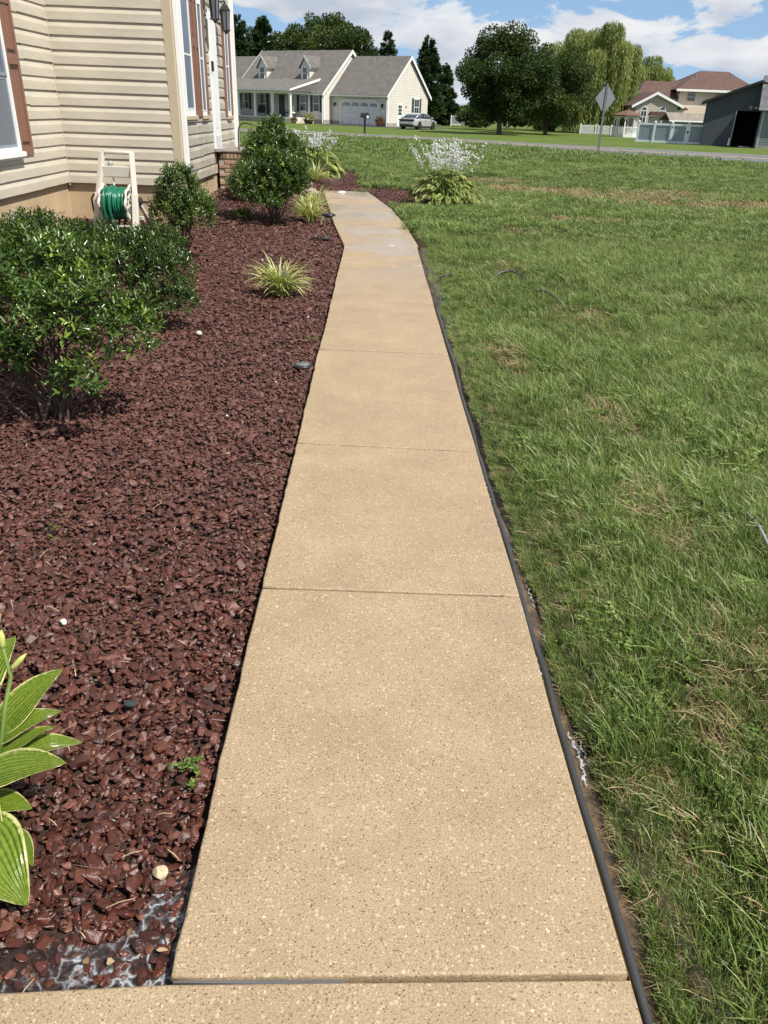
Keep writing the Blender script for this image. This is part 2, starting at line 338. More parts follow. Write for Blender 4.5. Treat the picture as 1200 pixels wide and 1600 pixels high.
# ---- concrete walk
def concrete():
    m, t, p, out = newmat('exposed_concrete'); L = t.links.new
    g = nn(t, 'ShaderNodeNewGeometry'); pos = g.outputs['Position']
    def noise(sc, det=6., ro=.6): 
        n = nn(t, 'ShaderNodeTexNoise', i_Scale=sc, i_Detail=det, i_Roughness=ro); L(pos, n.inputs['Vector']); return n.outputs['Fac']
    base = ramp(t, [(.26, (.272, .198, .118)), (.52, (.325, .240, .145)), (.78, (.370, .280, .176))]); L(noise(3.4, 9., .72), base.inputs[0])
    sand = ramp(t, [(.34, .60), (.5, 1.0), (.66, 1.34)]); L(noise(210., 4., .75), sand.inputs[0])
    m1 = nn(t, 'ShaderNodeMixRGB', blend_type='MULTIPLY', i_Fac=1.); L(base.outputs[0], m1.inputs[1]); L(sand.outputs[0], m1.inputs[2])
    col = m1.outputs[0]
    def specks(scale, keep, rad, stops, fac):
        nonlocal col
        v = nn(t, 'ShaderNodeTexVoronoi', i_Scale=scale, i_Randomness=1.); 
        w = nn(t, 'ShaderNodeTexNoise', i_Scale=scale*1.5, i_Detail=2.); L(pos, w.inputs['Vector'])
        ad = nn(t, 'ShaderNodeMixRGB', blend_type='ADD', i_Fac=.012*60/scale); L(pos, ad.inputs[1]); L(w.outputs['Color'], ad.inputs[2]); L(ad.outputs[0], v.inputs['Vector'])
        s = nn(t, 'ShaderNodeSeparateColor'); L(v.outputs['Color'], s.inputs[0])
        k = nn(t, 'ShaderNodeMath', operation='GREATER_THAN', i_1=keep); L(s.outputs[0], k.inputs[0])
        rr = nn(t, 'ShaderNodeMath', operation='MULTIPLY', i_1=rad); L(s.outputs[1], rr.inputs[0])
        d = nn(t, 'ShaderNodeMath', operation='LESS_THAN'); L(v.outputs['Distance'], d.inputs[0]); L(rr.outputs[0], d.inputs[1])
        f = nn(t, 'ShaderNodeMath', operation='MULTIPLY'); L(k.outputs[0], f.inputs[0]); L(d.outputs[0], f.inputs[1])
        f2 = nn(t, 'ShaderNodeMath', operation='MULTIPLY', i_1=fac); L(f.outputs[0], f2.inputs[0])
        c = ramp(t, stops, 'CONSTANT'); L(s.outputs[2], c.inputs[0])
        mx = nn(t, 'ShaderNodeMixRGB'); L(f2.outputs[0], mx.inputs[0]); L(col, mx.inputs[1]); L(c.outputs[0], mx.inputs[2]); col = mx.outputs[0]
    specks(110., .55, .52, [(0, (.56, .45, .30)), (.45, (.20, .135, .072)), (.7, (.50, .40, .26)), (.88, (.26, .17, .095))], .5)
    specks(190., .62, .5, [(0, (.075, .05, .03)), (.55, (.60, .50, .35))], .75)
    specks(74., .84, .30, [(0, (.54, .45, .32)), (.45, (.15, .09, .05)), (.65, (.62, .52, .36)), (.86, (.50, .20, .07)), (.93, (.42, .26, .12))], .7)
    specks(46., .955, .22, [(0, (.60, .52, .39)), (.5, (.06, .045, .035)), (.75, (.55, .42, .24))], .85)
    # damp stain, darker and glossier, with a film of water on the far slabs
    st = ramp(t, [(.30, .90), (.70, 1.05)]); L(noise(1.3, 8., .68), st.inputs[0])
    m2 = nn(t, 'ShaderNodeMixRGB', blend_type='MULTIPLY', i_Fac=1.); L(col, m2.inputs[1]); L(st.outputs[0], m2.inputs[2])
    L(m2.outputs[0], p.inputs['Base Color'])
    sp = nn(t, 'ShaderNodeSeparateXYZ'); L(pos, sp.inputs[0])
    far = nn(t, 'ShaderNodeMapRange', i_From_Min=6., i_From_Max=10.5); L(sp.outputs['Y'], far.inputs['Value'])
    wet = ramp(t, [(.40, 0), (.54, 1)]); L(noise(.9, 3., .5), wet.inputs[0])
    ww = nn(t, 'ShaderNodeMath', operation='MULTIPLY'); L(far.outputs[0], ww.inputs[0]); L(wet.outputs[0], ww.inputs[1])
    ro = nn(t, 'ShaderNodeMapRange', i_To_Min=.62, i_To_Max=.13); L(ww.outputs[0], ro.inputs['Value']); L(ro.outputs[0], p.inputs['Roughness'])
    p.inputs['Specular IOR Level'].default_value = .4
    bs = nn(t, 'ShaderNodeMapRange', i_To_Min=.55, i_To_Max=.06); L(ww.outputs[0], bs.inputs['Value'])
    b = nn(t, 'ShaderNodeBump', i_Distance=.004); L(bs.outputs[0], b.inputs['Strength']); L(noise(160., 5., .7), b.inputs['Height']); L(b.outputs[0], p.inputs['Normal'])
    return m
conc = concrete()
walk = bpy.data.objects.new('walkway', None); COL.objects.link(walk); tag(walk, kind='structure')
def slab(poly, label=None):
    bm = bmesh.new(); vs = [bm.verts.new((x, y, 0)) for x, y in poly]; f = bm.faces.new(vs)
    r = bmesh.ops.extrude_face_region(bm, geom=[f]); bmesh.ops.translate(bm, vec=(0, 0, -.11), verts=[v for v in r['geom'] if isinstance(v, bmesh.types.BMVert)])
    bmesh.ops.recalc_face_normals(bm, faces=bm.faces)
    ed = [e for e in bm.edges if all(abs(v.co.z) < 1e-5 for v in e.verts)]
    bmesh.ops.bevel(bm, geom=ed, offset=.007, segments=3, profile=.5, affect='EDGES')
    me = bpy.data.meshes.new('slab'); bm.to_mesh(me); bm.free()
    for p in me.polygons: p.use_smooth = abs(p.normal.z) < .999
    return link('slab', me, walk, conc)
def edge_y(y0, skew): return y0, y0+skew
G = .0055
JT = [(.955, .975), (2.42, 2.40), (3.83, 3.775), (5.65, 5.61), (7.33, 7.32), (9.28, 9.26), (10.62, 10.75)]
nw = Nz(11, 3.); nw2 = Nz(12, 2.); nw3 = Nz(13, 26.)
for k in range(6):
    g = (.006 if k == 0 else (G if k < 3 else .010)); g2 = G+(.002 if k == 1 else 0)+(.005 if k >= 2 else 0)
    (a0, a1), (b0, b1) = JT[k], JT[k+1]
    ys = np.linspace(0, 1, 23); xs = np.linspace(0, 1, 17)[1:-1]
    left = [(XL+.003*nw(a0+(b0-a0)*t, 1.)+.0022*nw3(a0+(b0-a0)*t, 1.)+(.001*k), a0+g+(b0-a0-g-g2)*t) for t in ys]
    right = [(XR+.003*nw(a1+(b1-a1)*t, 4.), a1+g+(b1-a1-g-g2)*t) for t in ys]
    top = [(right[-1][0]+(left[-1][0]-right[-1][0])*s, right[-1][1]+(left[-1][1]-right[-1][1])*s+.0012*nw2(s*9+k*7, 1.)) for s in xs]
    bot = [(left[0][0]+(right[0][0]-left[0][0])*s, left[0][1]+(right[0][1]-left[0][1])*s+.0012*nw2(s*9+k*5, 3.)) for s in xs]
    slab(right+top+left[::-1]+bot)
for k in range(3):
    (la, lb), (ra, rb) = (BEND_L[k], BEND_L[k+1]), (BEND_R[k], BEND_R[k+1])
    slab([(ra[0], ra[1]+.012), (rb[0], rb[1]-.012), (lb[0], lb[1]-.012), (la[0], la[1]+.012)])
slab([(-2.6, -.6), (XR, -.6), (XR, .968), (XL, .948), (-.75, .925), (-2.6, .91)])
tag(MB().box(XL+.02, XR-.02, -.5, 10.6, -.09, -.035).build('joint_filler', M('damp_grit', (.035, .026, .017), .5, .25, 30., .3), walk), kind='stuff')
# water caught in the nearest joint
MB().box(XL+.01, -.02, .957, .970, -.018, -.0125).build('joint_water', M('joint_water', (.10, .10, .10), .03, .1, 3., spec=.9), walk)

# ---- stone-chip bed: soil, chips, litter
soil = M('dark_soil', (.03, .014, .010), .8, .3, 14., .6, 40.)
def build_bed():
    gx = np.arange(-6, 2.6, .1); gy = np.arange(.6, 25, .1); X, Y = np.meshgrid(gx, gy); Z = bed_h(X, Y)-.066
    out = ~(inpoly(X, Y, BED) | inpoly(X, Y, ISLAND)); Z[out] = -.16
    V = np.c_[X.ravel(), Y.ravel(), Z.ravel()]; nx = len(gx); i, j = np.meshgrid(np.arange(nx-1), np.arange(len(gy)-1)); b = (j*nx+i).ravel()
    tag(link('planting_bed', npmesh('planting_bed', V, np.stack([b, b+1, b+nx+1, b+nx], 1), True), mat=soil), kind='structure')
build_bed()
def chip_material(name, stops, fade=True):
    m, t, p, out = newmat(name); L = t.links.new
    oi = nn(t, 'ShaderNodeObjectInfo'); g = nn(t, 'ShaderNodeNewGeometry')
    r = ramp(t, stops); L(oi.outputs['Random'], r.inputs[0])
    n = nn(t, 'ShaderNodeTexNoise', i_Scale=90., i_Detail=5., i_Roughness=.7); L(g.outputs['Position'], n.inputs['Vector'])
    v = ramp(t, [(.3, .6), (.7, 1.35)]); L(n.outputs['Fac'], v.inputs[0])
    mu = nn(t, 'ShaderNodeMixRGB', blend_type='MULTIPLY', i_Fac=1.); L(r.outputs[0], mu.inputs[1]); L(v.outputs[0], mu.inputs[2])
    # dry stone is paler and matt, wet stone near the walk end dark and glossy
    sp = nn(t, 'ShaderNodeSeparateXYZ'); L(g.outputs['Position'], sp.inputs[0])
    n2 = nn(t, 'ShaderNodeTexNoise', i_Scale=1.6, i_Detail=4.); L(g.outputs['Position'], n2.inputs['Vector'])
    a = nn(t, 'ShaderNodeMath', operation='MULTIPLY_ADD', i_1=3.2); L(n2.outputs['Fac'], a.inputs[0]); L(sp.outputs['Y'], a.inputs[2])
    dry = nn(t, 'ShaderNodeMapRange', i_From_Min=2.3, i_From_Max=5.2); L(a.outputs[0], dry.inputs['Value'])
    dc = nn(t, 'ShaderNodeMixRGB', blend_type='MIX'); dc.inputs[2].default_value = (.110, .046, .034, 1)
    df = nn(t, 'ShaderNodeMath', operation='MULTIPLY', i_1=.50); L(dry.outputs[0], df.inputs[0]); L(df.outputs[0], dc.inputs[0]); L(mu.outputs[0], dc.inputs[1])
    L(dc.outputs[0], p.inputs['Base Color'])
    ro = nn(t, 'ShaderNodeMapRange', i_To_Min=.24, i_To_Max=.6); L(dry.outputs[0], ro.inputs['Value']); L(ro.outputs[0], p.inputs['Roughness'])
    p.inputs['Specular IOR Level'].default_value = .45
    b = nn(t, 'ShaderNodeBump', i_Strength=.5, i_Distance=.004); L(n.outputs['Fac'], b.inputs['Height']); L(b.outputs[0], p.inputs['Normal'])
    return m
chip_m = chip_material('red_stone', [(0, (.027, .009, .006)), (.3, (.050, .0155, .010)), (.6, (.070, .0215, .013)), (.85, (.100, .031, .018)), (.97, (.16, .07, .05)), (1, (.05, .045, .045))])
def chip_mesh(i):
    r = np.random.default_rng(100+i); bm = bmesh.new(); n = r.integers(10, 15)
    p = unit(r.normal(size=(n, 3)))*np.array([1, r.uniform(.6, .85), r.uniform(.28, .5)])*r.uniform(.75, 1.1, (n, 1))*.5
    for q in p: bm.verts.new(q)
    bmesh.ops.convex_hull(bm, input=bm.verts); 
    for v in [v for v in bm.verts if not v.link_faces]: bm.verts.remove(v)
    bmesh.ops.bevel(bm, geom=list(bm.edges), offset=.03, segments=1, affect='EDGES')
    me = bpy.data.meshes.new('chip'); bm.to_mesh(me); bm.free(); me.materials.append(chip_m)
    return me
def build_chips():
    pts = []
    for y0, y1, dens in ((.9, 2.6, 6800), (2.6, 5, 5000), (5, 9, 3000), (9, 13, 1500), (13, 25, 900)):
        xa = -6; area = (y1-y0)*8.6; n = int(area*dens); x = rng.uniform(-6, 2.6, n); y = rng.uniform(y0, y1, n)
        wob = .05*nz_e2(x, y)
        k = (inpoly(x+.02, y, BED) & inpoly(x, y-.015, BED)) | inpoly(x+wob*.3, y+wob, ISLAND)
        k &= x > (-.55-.44*y-1.6)          # what the walk's end can see, with a margin
        k &= ~((x < XLW+.02) | ((x < XF+.02) & (y > YW-.02)))
        pts.append(np.c_[x[k], y[k], np.full(k.sum(), y0)])
    P = np.concatenate(pts); x, y = P[:, 0], P[:, 1]; n = len(P)
    sc = np.clip(rng.lognormal(np.log(.0255), .48, n), .010, .075)*np.where(P[:, 2] >= 9, 1.35, np.where(P[:, 2] >= 5, 1.12, 1.))
    z = bed_h(x, y)-.056+rng.uniform(0, .026, n)+.006*nz_e(x*3, y*3)+.006*nz_e2(x, y)
    rot = np.c_[rng.normal(0, .29, n), rng.normal(0, .29, n), rng.uniform(0, 6.28, n)]
    scatter('stone_chips', np.c_[x, y, z], rot, sc, rng.integers(0, 14, n), [chip_mesh(i) for i in range(14)])
build_chips()
# straw and dry stems lying on the chips
def straws():
    n = 200; y = .95+14*rng.random(n)**1.9; x = -.42-(.43+.44*y)*rng.random(n)
    k = inpoly(x, y, BED) & (x > XLW+.1) & ~((x < XF+.1) & (y > YW-.1)); x, y = x[k], y[k]; n = len(x)
    a = rng.uniform(0, 6.28, n); l = rng.uniform(.02, .07, n); d = np.c_[np.cos(a), np.sin(a), rng.normal(0, .12, n)]
    P = np.c_[x, y, bed_h(x, y)-.024+rng.uniform(0, .008, n)]; sd = np.c_[-np.sin(a), np.cos(a), 0*a]*.0011
    up = np.array([0, 0, .0016])
    V = np.stack([P-sd, P+sd, P+d*l[:, None]*.5+sd*1.2+up*3, P+d*l[:, None]*.5-sd*1.2+up*3, P+d*l[:, None]+sd*.4, P+d*l[:, None]-sd*.4], 1).reshape(-1, 3)
    o = (np.arange(n)*6)[:, None]
    F = np.concatenate([o+np.array([[0, 1, 2, 3]]), o+np.array([[3, 2, 4, 5]])])
    tag(link('straw_litter', npmesh('straw_litter', V, F), mat=M('dry_straw', (.42, .30, .17), .7, .25, 12.)), kind='stuff')
straws()
def litter():
    n = 90; y = 1.+13*rng.random(n)**1.4; x = -.42-(.43+.44*y)*rng.random(n); k = inpoly(x, y, BED) & (x > XLW+.1) & ~((x < XF+.1) & (y > YW-.1)); x, y = x[k], y[k]; n = len(x)
    D = np.c_[rng.normal(size=(n, 2)), rng.normal(0, .15, n)]; V, F = leaves(np.c_[x, y, bed_h(x, y)-.022], D, rng.uniform(.015, .04, n), rng.uniform(.008, .018, n), .35)
    tag(link('leaf_litter', npmesh('leaf_litter', V, F, False, {'tint': np.repeat(rng.random(n), 6)}), mat=leafmat('brown_litter', [(.09, .05, .025), (.24, .15, .07), (.38, .29, .17)], .8, .1)), kind='stuff')
litter()

# ---- wet gutter between walk and lawn
mud = M('wet_mud', (.060, .040, .022), .35, .35, 22., .5, 60., spec=.5, var2=.3, scale2=2.5)
def gutter():
    ys = np.arange(-.6, 10.9, .06); rows = []
    for j, (dx, z) in enumerate(((-.02, -.11), (.03, -.085), (.066, -.075), (.09, -.05), (.115, -.03), (.16, -.018), (.30, -.03))):
        rows.append(np.c_[XR+dx+0*ys+(.016*nz_e2(ys, ys*0+j) if j > 1 else 0), ys, z+.006*nz_e2(ys*2, ys*0+j*3)+.03*smst((ys-4)/4)*(j in (1, 2, 3))])
    V = np.concatenate(rows); n = len(ys); i = np.arange(n-1)
    F = np.concatenate([np.stack([i+k*n, i+1+k*n, i+1+(k+1)*n, i+(k+1)*n], 1)[:, ::-1] for k in range(len(rows)-1)])
    tag(link('gutter_soil', npmesh('gutter_soil', V, F, True), mat=mud), kind='structure')
    ys = np.arange(-.6, 4.2, .05)
    A = np.c_[np.full(len(ys), XR-.01), ys]; B = np.c_[XR+.075+.010*nz_e2(ys*1.1, ys*0)-.05*smst((ys-2.2)/2), ys]
    m, t, p, out = newmat('muddy_water'); L = t.links.new
    p.inputs['Base Color'].default_value = (.105, .066, .030, 1); p.inputs['Roughness'].default_value = .04; p.inputs['Specular IOR Level'].default_value = .6
    n1 = nn(t, 'ShaderNodeTexNoise', i_Scale=14., i_Detail=3.); g = nn(t, 'ShaderNodeNewGeometry'); L(g.outputs['Position'], n1.inputs['Vector'])
    r = ramp(t, [(.35, (.055, .036, .019)), (.65, (.15, .098, .047))]); L(n1.outputs['Fac'], r.inputs[0]); L(r.outputs[0], p.inputs['Base Color'])
    b = nn(t, 'ShaderNodeBump', i_Strength=.06, i_Distance=.01); L(n1.outputs['Fac'], b.inputs['Height']); L(b.outputs[0], p.inputs['Normal'])
    sheet('gutter_water', A, B, -.056, m)
gutter()
def foam_mat():
    m, t, p, out = newmat('soap_foam'); L = t.links.new
    p.inputs['Base Color'].default_value = (.78, .80, .84, 1); p.inputs['Roughness'].default_value = .12
    tr = nn(t, 'ShaderNodeBsdfTransparent'); mx = nn(t, 'ShaderNodeMixShader', i_Fac=.42); L(tr.outputs[0], mx.inputs[1]); L(p.outputs[0], mx.inputs[2]); L(mx.outputs[0], out.inputs[0])
    return m
foam_m = foam_mat()
ico = bmesh.new(); bmesh.ops.create_icosphere(ico, subdivisions=1, radius=1.); ICV = np.array([v.co[:] for v in ico.verts]); ICF = np.array([[v.index for v in f.verts] for f in ico.faces]); ico.free()
def foam_object(name, paths):
    """soap foam: thin uneven film strips along the water's edge, beaded with tiny bubbles"""
    V = []; F = []; o = 0; BP = []; BR = []
    for pts, w, z, nb in paths:
        p = np.array(pts, float); d = np.r_[0, np.cumsum(np.hypot(*np.diff(p, axis=0).T))]; k = max(8, int(d[-1]/.0035)); t = np.linspace(0, d[-1], k)
        q = np.c_[np.interp(t, d, p[:, 0]), np.interp(t, d, p[:, 1])]
        for _ in range(4): q[1:-1] = (q[:-2]+2*q[1:-1]+q[2:])/4
        a = rng.uniform(0, 6.28, 4); q += .0032*np.c_[np.sin(t*150+a[0])+.6*np.sin(t*330+a[1]), np.sin(t*170+a[2])+.6*np.sin(t*290+a[3])]
        tg = unit(np.gradient(q, axis=0)); nr = np.c_[-tg[:, 1], tg[:, 0]]; ww = w*np.clip(.55+.35*np.sin(t*95+a[1])+.35*np.sin(t*240+a[2])+.2*rng.normal(size=k), .08, 1.6)*np.sin(np.linspace(.12, 3.02, k))**.4
        for s_, h in ((-1, 0), (0, .0022), (1, 0)): V.append(np.c_[q+nr*(s_*ww)[:, None]/2, z+h*np.minimum(1, ww/.004)])
        i = np.arange(k-1)
        for c in (0, 1): F.append(np.stack([o+c*k+i, o+c*k+i+1, o+(c+1)*k+i+1, o+(c+1)*k+i], 1)[:, ::-1])
        o += 3*k
        b = rng.integers(0, k, nb); BP.append(np.c_[q[b]+nr[b]*(rng.normal(0, .42, nb)*ww[b])[:, None], np.full(nb, z+.001)]); BR.append(rng.uniform(.0005, .0017, nb)*(.6+w*40))
    P = np.concatenate(BP); R = np.concatenate(BR); n = len(P)
    BV = (P[:, None, :]+ICV[None]*np.stack([R, R, R*.7], 1)[:, None, :]).reshape(-1, 3); BF = (ICF[None]+(np.arange(n)*len(ICV))[:, None, None]).reshape(-1, 3)+o
    tag(link(name, npmesh(name, np.concatenate(V+[BV]), [np.concatenate(F), BF], True), mat=foam_m), kind='stuff')
def foam():
    z = -.030; P = []
    for a, w in (([(-.392, 1.245), (-.425, 1.20), (-.452, 1.17), (-.478, 1.15)], .006), ([(-.392, 1.20), (-.41, 1.165), (-.44, 1.155), (-.46, 1.16)], .005), ([(-.455, 1.17), (-.472, 1.125), (-.455, 1.09), (-.462, 1.055), (-.45, 1.045)], .006),
        ([(-.40, 1.15), (-.42, 1.12), (-.445, 1.115)], .010), ([(-.398, 1.12), (-.404, 1.06), (-.395, 1.0)], .005), ([(-.41, 1.085), (-.435, 1.06), (-.425, 1.03), (-.45, 1.01), (-.47, 1.0)], .009), ([(-.425, 1.03), (-.41, 1.0), (-.42, .975)], .007),
        ([(-.45, 1.035), (-.475, 1.02), (-.485, .995), (-.52, .985), (-.545, .99)], .010), ([(-.47, 1.0), (-.50, .975), (-.53, .972)], .012), ([(-.53, .99), (-.555, .975), (-.58, .985), (-.60, 1.01)], .008), ([(-.505, 1.0), (-.53, 1.02), (-.55, 1.01), (-.548, .985)], .006), ([(-.41, .985), (-.44, .972), (-.455, .98)], .010),
        ([(-.72, 1.04), (-.705, 1.022), (-.685, 1.03), (-.66, 1.05)], .007), ([(-.70, 1.025), (-.70, 1.005)], .006), ([(-.64, 1.04), (-.635, 1.015), (-.648, 1.0)], .005), ([(-.66, 1.06), (-.63, 1.065)], .004)):
        P.append((a, w*.72, z+rng.uniform(-.004, .004), 170))
    P = []
    for a, w, zz, nb in (([(XR+.045, 1.74), (XR+.058, 1.66), (XR+.056, 1.58), (XR+.05, 1.54)], .012, -.050, 260), ([(XR+.07, 1.72), (XR+.078, 1.60)], .007, -.046, 60), ([(XR+.085, 1.08), (XR+.11, 1.03), (XR+.10, .98), (XR+.125, .93), (XR+.13, .84)], .012, -.044, 420), ([(XR+.07, 1.05), (XR+.09, .98)], .006, -.046, 60),
        ([(XR+.004, 2.55), (XR+.006, 2.2), (XR+.003, 1.9)], .005, -.024, 60), ([(XR+.004, 3.6), (XR+.005, 2.9)], .004, -.024, 30), ([(XR+.06, 2.6), (XR+.065, 2.4)], .006, -.048, 60), ([(XR+.085, 2.1), (XR+.09, 1.95)], .005, -.048, 50), ([(XR+.08, 1.4), (XR+.09, 1.25)], .005, -.048, 50)):
        P.append((a, w, zz, nb))
    foam_object('foam_in_gutter', P)
foam()
def puddle():
    m, t, p, out = newmat('clear_water'); L = t.links.new
    tr = nn(t, 'ShaderNodeBsdfTransparent'); tr.inputs[0].default_value = (.72, .70, .68, 1); gl = nn(t, 'ShaderNodeBsdfGlossy', i_Roughness=.05)
    df = nn(t, 'ShaderNodeBsdfDiffuse'); df.inputs[0].default_value = (.10, .085, .08, 1)
    m0 = nn(t, 'ShaderNodeMixShader', i_Fac=.14); L(tr.outputs[0], m0.inputs[1]); L(df.outputs[0], m0.inputs[2])
    # soap film: milky veins that gather round the stones, thinning out away from the corner
    g = nn(t, 'ShaderNodeNewGeometry'); P_ = g.outputs['Position']
    wn = nn(t, 'ShaderNodeTexNoise', i_Scale=26., i_Detail=4.); L(P_, wn.inputs['Vector']); ad = nn(t, 'ShaderNodeMixRGB', blend_type='ADD', i_Fac=.055); L(P_, ad.inputs[1]); L(wn.outputs['Color'], ad.inputs[2])
    vo = nn(t, 'ShaderNodeTexVoronoi', feature='DISTANCE_TO_EDGE', i_Scale=27.); L(ad.outputs[0], vo.inputs['Vector'])
    ve = ramp(t, [(0., 1.), (.03, .8), (.08, .22), (.2, 0)]); L(vo.outputs['Distance'], ve.inputs[0])
    cl = nn(t, 'ShaderNodeTexNoise', i_Scale=11., i_Detail=5., i_Roughness=.6); L(P_, cl.inputs['Vector']); sx = nn(t, 'ShaderNodeSeparateXYZ'); L(P_, sx.inputs[0]); sm = nn(t, 'ShaderNodeMapRange', i_From_Min=-.85, i_From_Max=-.42, i_To_Min=-.16, i_To_Max=.06); L(sx.outputs['X'], sm.inputs['Value']); sa = nn(t, 'ShaderNodeMath', operation='ADD'); L(cl.outputs['Fac'], sa.inputs[0]); L(sm.outputs[0], sa.inputs[1]); cm = ramp(t, [(.44, 0), (.60, 1)]); L(sa.outputs[0], cm.inputs[0])
    fi = nn(t, 'ShaderNodeTexNoise', i_Scale=160., i_Detail=4., i_Roughness=.7); L(P_, fi.inputs['Vector']); fm = ramp(t, [(.3, .35), (.6, 1.)]); L(fi.outputs['Fac'], fm.inputs[0])
    k1 = nn(t, 'ShaderNodeMath', operation='MULTIPLY'); L(ve.outputs[0], k1.inputs[0]); L(cm.outputs[0], k1.inputs[1]); k2 = nn(t, 'ShaderNodeMath', operation='MULTIPLY'); L(k1.outputs[0], k2.inputs[0]); L(fm.outputs[0], k2.inputs[1])
    fo = nn(t, 'ShaderNodeBsdfDiffuse'); fo.inputs[0].default_value = (.62, .64, .68, 1)
    m1 = nn(t, 'ShaderNodeMixShader'); k3 = nn(t, 'ShaderNodeMath', operation='MULTIPLY', i_1=.7); L(k2.outputs[0], k3.inputs[0]); L(k3.outputs[0], m1.inputs[0]); L(m0.outputs[0], m1.inputs[1]); L(fo.outputs[0], m1.inputs[2]); m0 = m1
    fr = nn(t, 'ShaderNodeFresnel', i_IOR=1.33); mx = nn(t, 'ShaderNodeMixShader'); L(fr.outputs[0], mx.inputs[0]); L(m0.outputs[0], mx.inputs[1]); L(gl.outputs[0], mx.inputs[2]); L(mx.outputs[0], out.inputs[0])
    pl = [(XL-.001, .958), (XL-.001, 1.26), (-.42, 1.23), (-.475, 1.18), (-.49, 1.10), (-.53, 1.06), (-.60, 1.05), (-.68, 1.07), (-.8, 1.05), (-1.0, .935), (-.6, .94)]
    me = bpy.data.meshes.new('puddle'); me.from_pydata([(x, y, -.0415) for x, y in pl], [], [tuple(range(len(pl)))]); tag(link('puddle', me, mat=m), kind='structure')
puddle()

# ---- grass blades
def grass_material(name, cols, trans=.38):
    m, t, p, out = newmat(name); L = t.links.new
    a = nn(t, 'ShaderNodeAttribute', attribute_name='tint'); g = nn(t, 'ShaderNodeNewGeometry'); oi = nn(t, 'ShaderNodeObjectInfo')
    n1 = nn(t, 'ShaderNodeTexNoise', i_Scale=.9, i_Detail=4.); L(g.outputs['Position'], n1.inputs['Vector'])
    s = nn(t, 'ShaderNodeMath', operation='MULTIPLY_ADD', i_1=.55, i_2=-.27); L(n1.outputs['Fac'], s.inputs[0])
    ad = nn(t, 'ShaderNodeMath', operation='ADD'); L(a.outputs['Fac'], ad.inputs[0]); L(s.outputs[0], ad.inputs[1])
    s2 = nn(t, 'ShaderNodeMath', operation='MULTIPLY_ADD', i_1=.36, i_2=-.18); L(oi.outputs['Random'], s2.inputs[0]); ad2 = nn(t, 'ShaderNodeMath', operation='ADD'); L(ad.outputs[0], ad2.inputs[0]); L(s2.outputs[0], ad2.inputs[1])
    r = ramp(t, [(i/(len(cols)-1), c) for i, c in enumerate(cols)]); L(ad2.outputs[0], r.inputs[0])
    L(r.outputs[0], p.inputs['Base Color']); p.inputs['Roughness'].default_value = .45; p.inputs['Specular IOR Level'].default_value = .32
    tr = nn(t, 'ShaderNodeBsdfTranslucent'); L(r.outputs[0], tr.inputs[0]); mx = nn(t, 'ShaderNodeMixShader', i_Fac=trans); L(p.outputs[0], mx.inputs[1]); L(tr.outputs[0], mx.inputs[2]); L(mx.outputs[0], out.inputs[0])
    return m
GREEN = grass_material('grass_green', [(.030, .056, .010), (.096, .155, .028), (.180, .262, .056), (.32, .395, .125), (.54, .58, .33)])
DRY = grass_material('grass_dry', [(.16, .11, .045), (.28, .205, .09), (.39, .31, .16), (.46, .39, .23)], .2)
def tuft(seed, nb, spread, hmin, hmax, wid, lean, dry=0., mat=None):
    r = np.random.default_rng(seed); k = 4
    bx = r.normal(0, spread, (nb, 2)); az = r.uniform(0, 6.28, nb); h = r.uniform(hmin, hmax, nb); ln = np.abs(r.normal(lean, .35, nb)); w = r.uniform(.6, 1.2, nb)*wid
    V = []; T = []
    tint = np.clip(r.normal(.46, .20, nb), 0, 1)
    for j in range(k):
        s = j/(k-1); d = h*ln*s**1.7*.9; z = h*(s-.32*ln*s*s*.8)
        cx = bx[:, 0]+np.cos(az)*d; cy = bx[:, 1]+np.sin(az)*d; ww = w*(1-s**1.8*.94)/2
        V.append(np.stack([np.c_[cx-np.sin(az)*ww, cy+np.cos(az)*ww, z], np.c_[cx+np.sin(az)*ww, cy-np.cos(az)*ww, z+w*.25]], 1))
        T.append(np.repeat((tint-.34+.46*s)[:, None], 2, 1))  # highlight on tips and shade at roots put into the blade colour
    V = np.stack(V, 1); T = np.stack(T, 1)
    o = (np.arange(nb)*2*k)[:, None]
    F = np.concatenate([o+np.array([[2*j, 2*j+1, 2*j+3, 2*j+2]]) for j in range(k-1)])
    me = npmesh('tuft', V.reshape(-1, 3), F, True, {'tint': T.ravel()}); me.materials.append(mat or GREEN)
    return me
nzd, nzd2 = Nz(21, 1.1), Nz(22, 3.1)
SPOTS = [(4.0, 19.6, 1.6, 1.0), (5.8, 18.9, 1.9, 1.1), (3.0, 22.5, 1.4, .7), (7.4, 20.2, 1.6, .6), (3.2, 20.6, .8, .4), (6.6, 17.2, 1.6, .7), (8.6, 17.8, 1.6, .8), (10.2, 17.6, 1.2, .8), (9.0, 15.8, .8, .4), (1.9, 6.9, .35, .5), (1.55, 9.3, .3, .5), (1.05, 1.75, .12, .2), (.86, 1.35, .10, .22), (1.5, 4.4, .25, .3), (2.4, 12.6, .6, .4), (3.6, 14.3, .8, .35), (1.3, 2.0, .22, .3), (1.35, 3.1, .2, .4), (2.5, 21.5, 1.2, .3), (1.0, 5.6, .16, .5)]
def dryness(x, y):
    d = .30*nzd(x, y)+.22*nzd2(x, y)-.25
    for cx, cy, rx, ry in SPOTS: d = np.maximum(d, 1.15*np.exp(-((x-cx)/rx)**2-((y-cy)/ry)**2)+.18*nzd2(x*2, y*2))
    return d
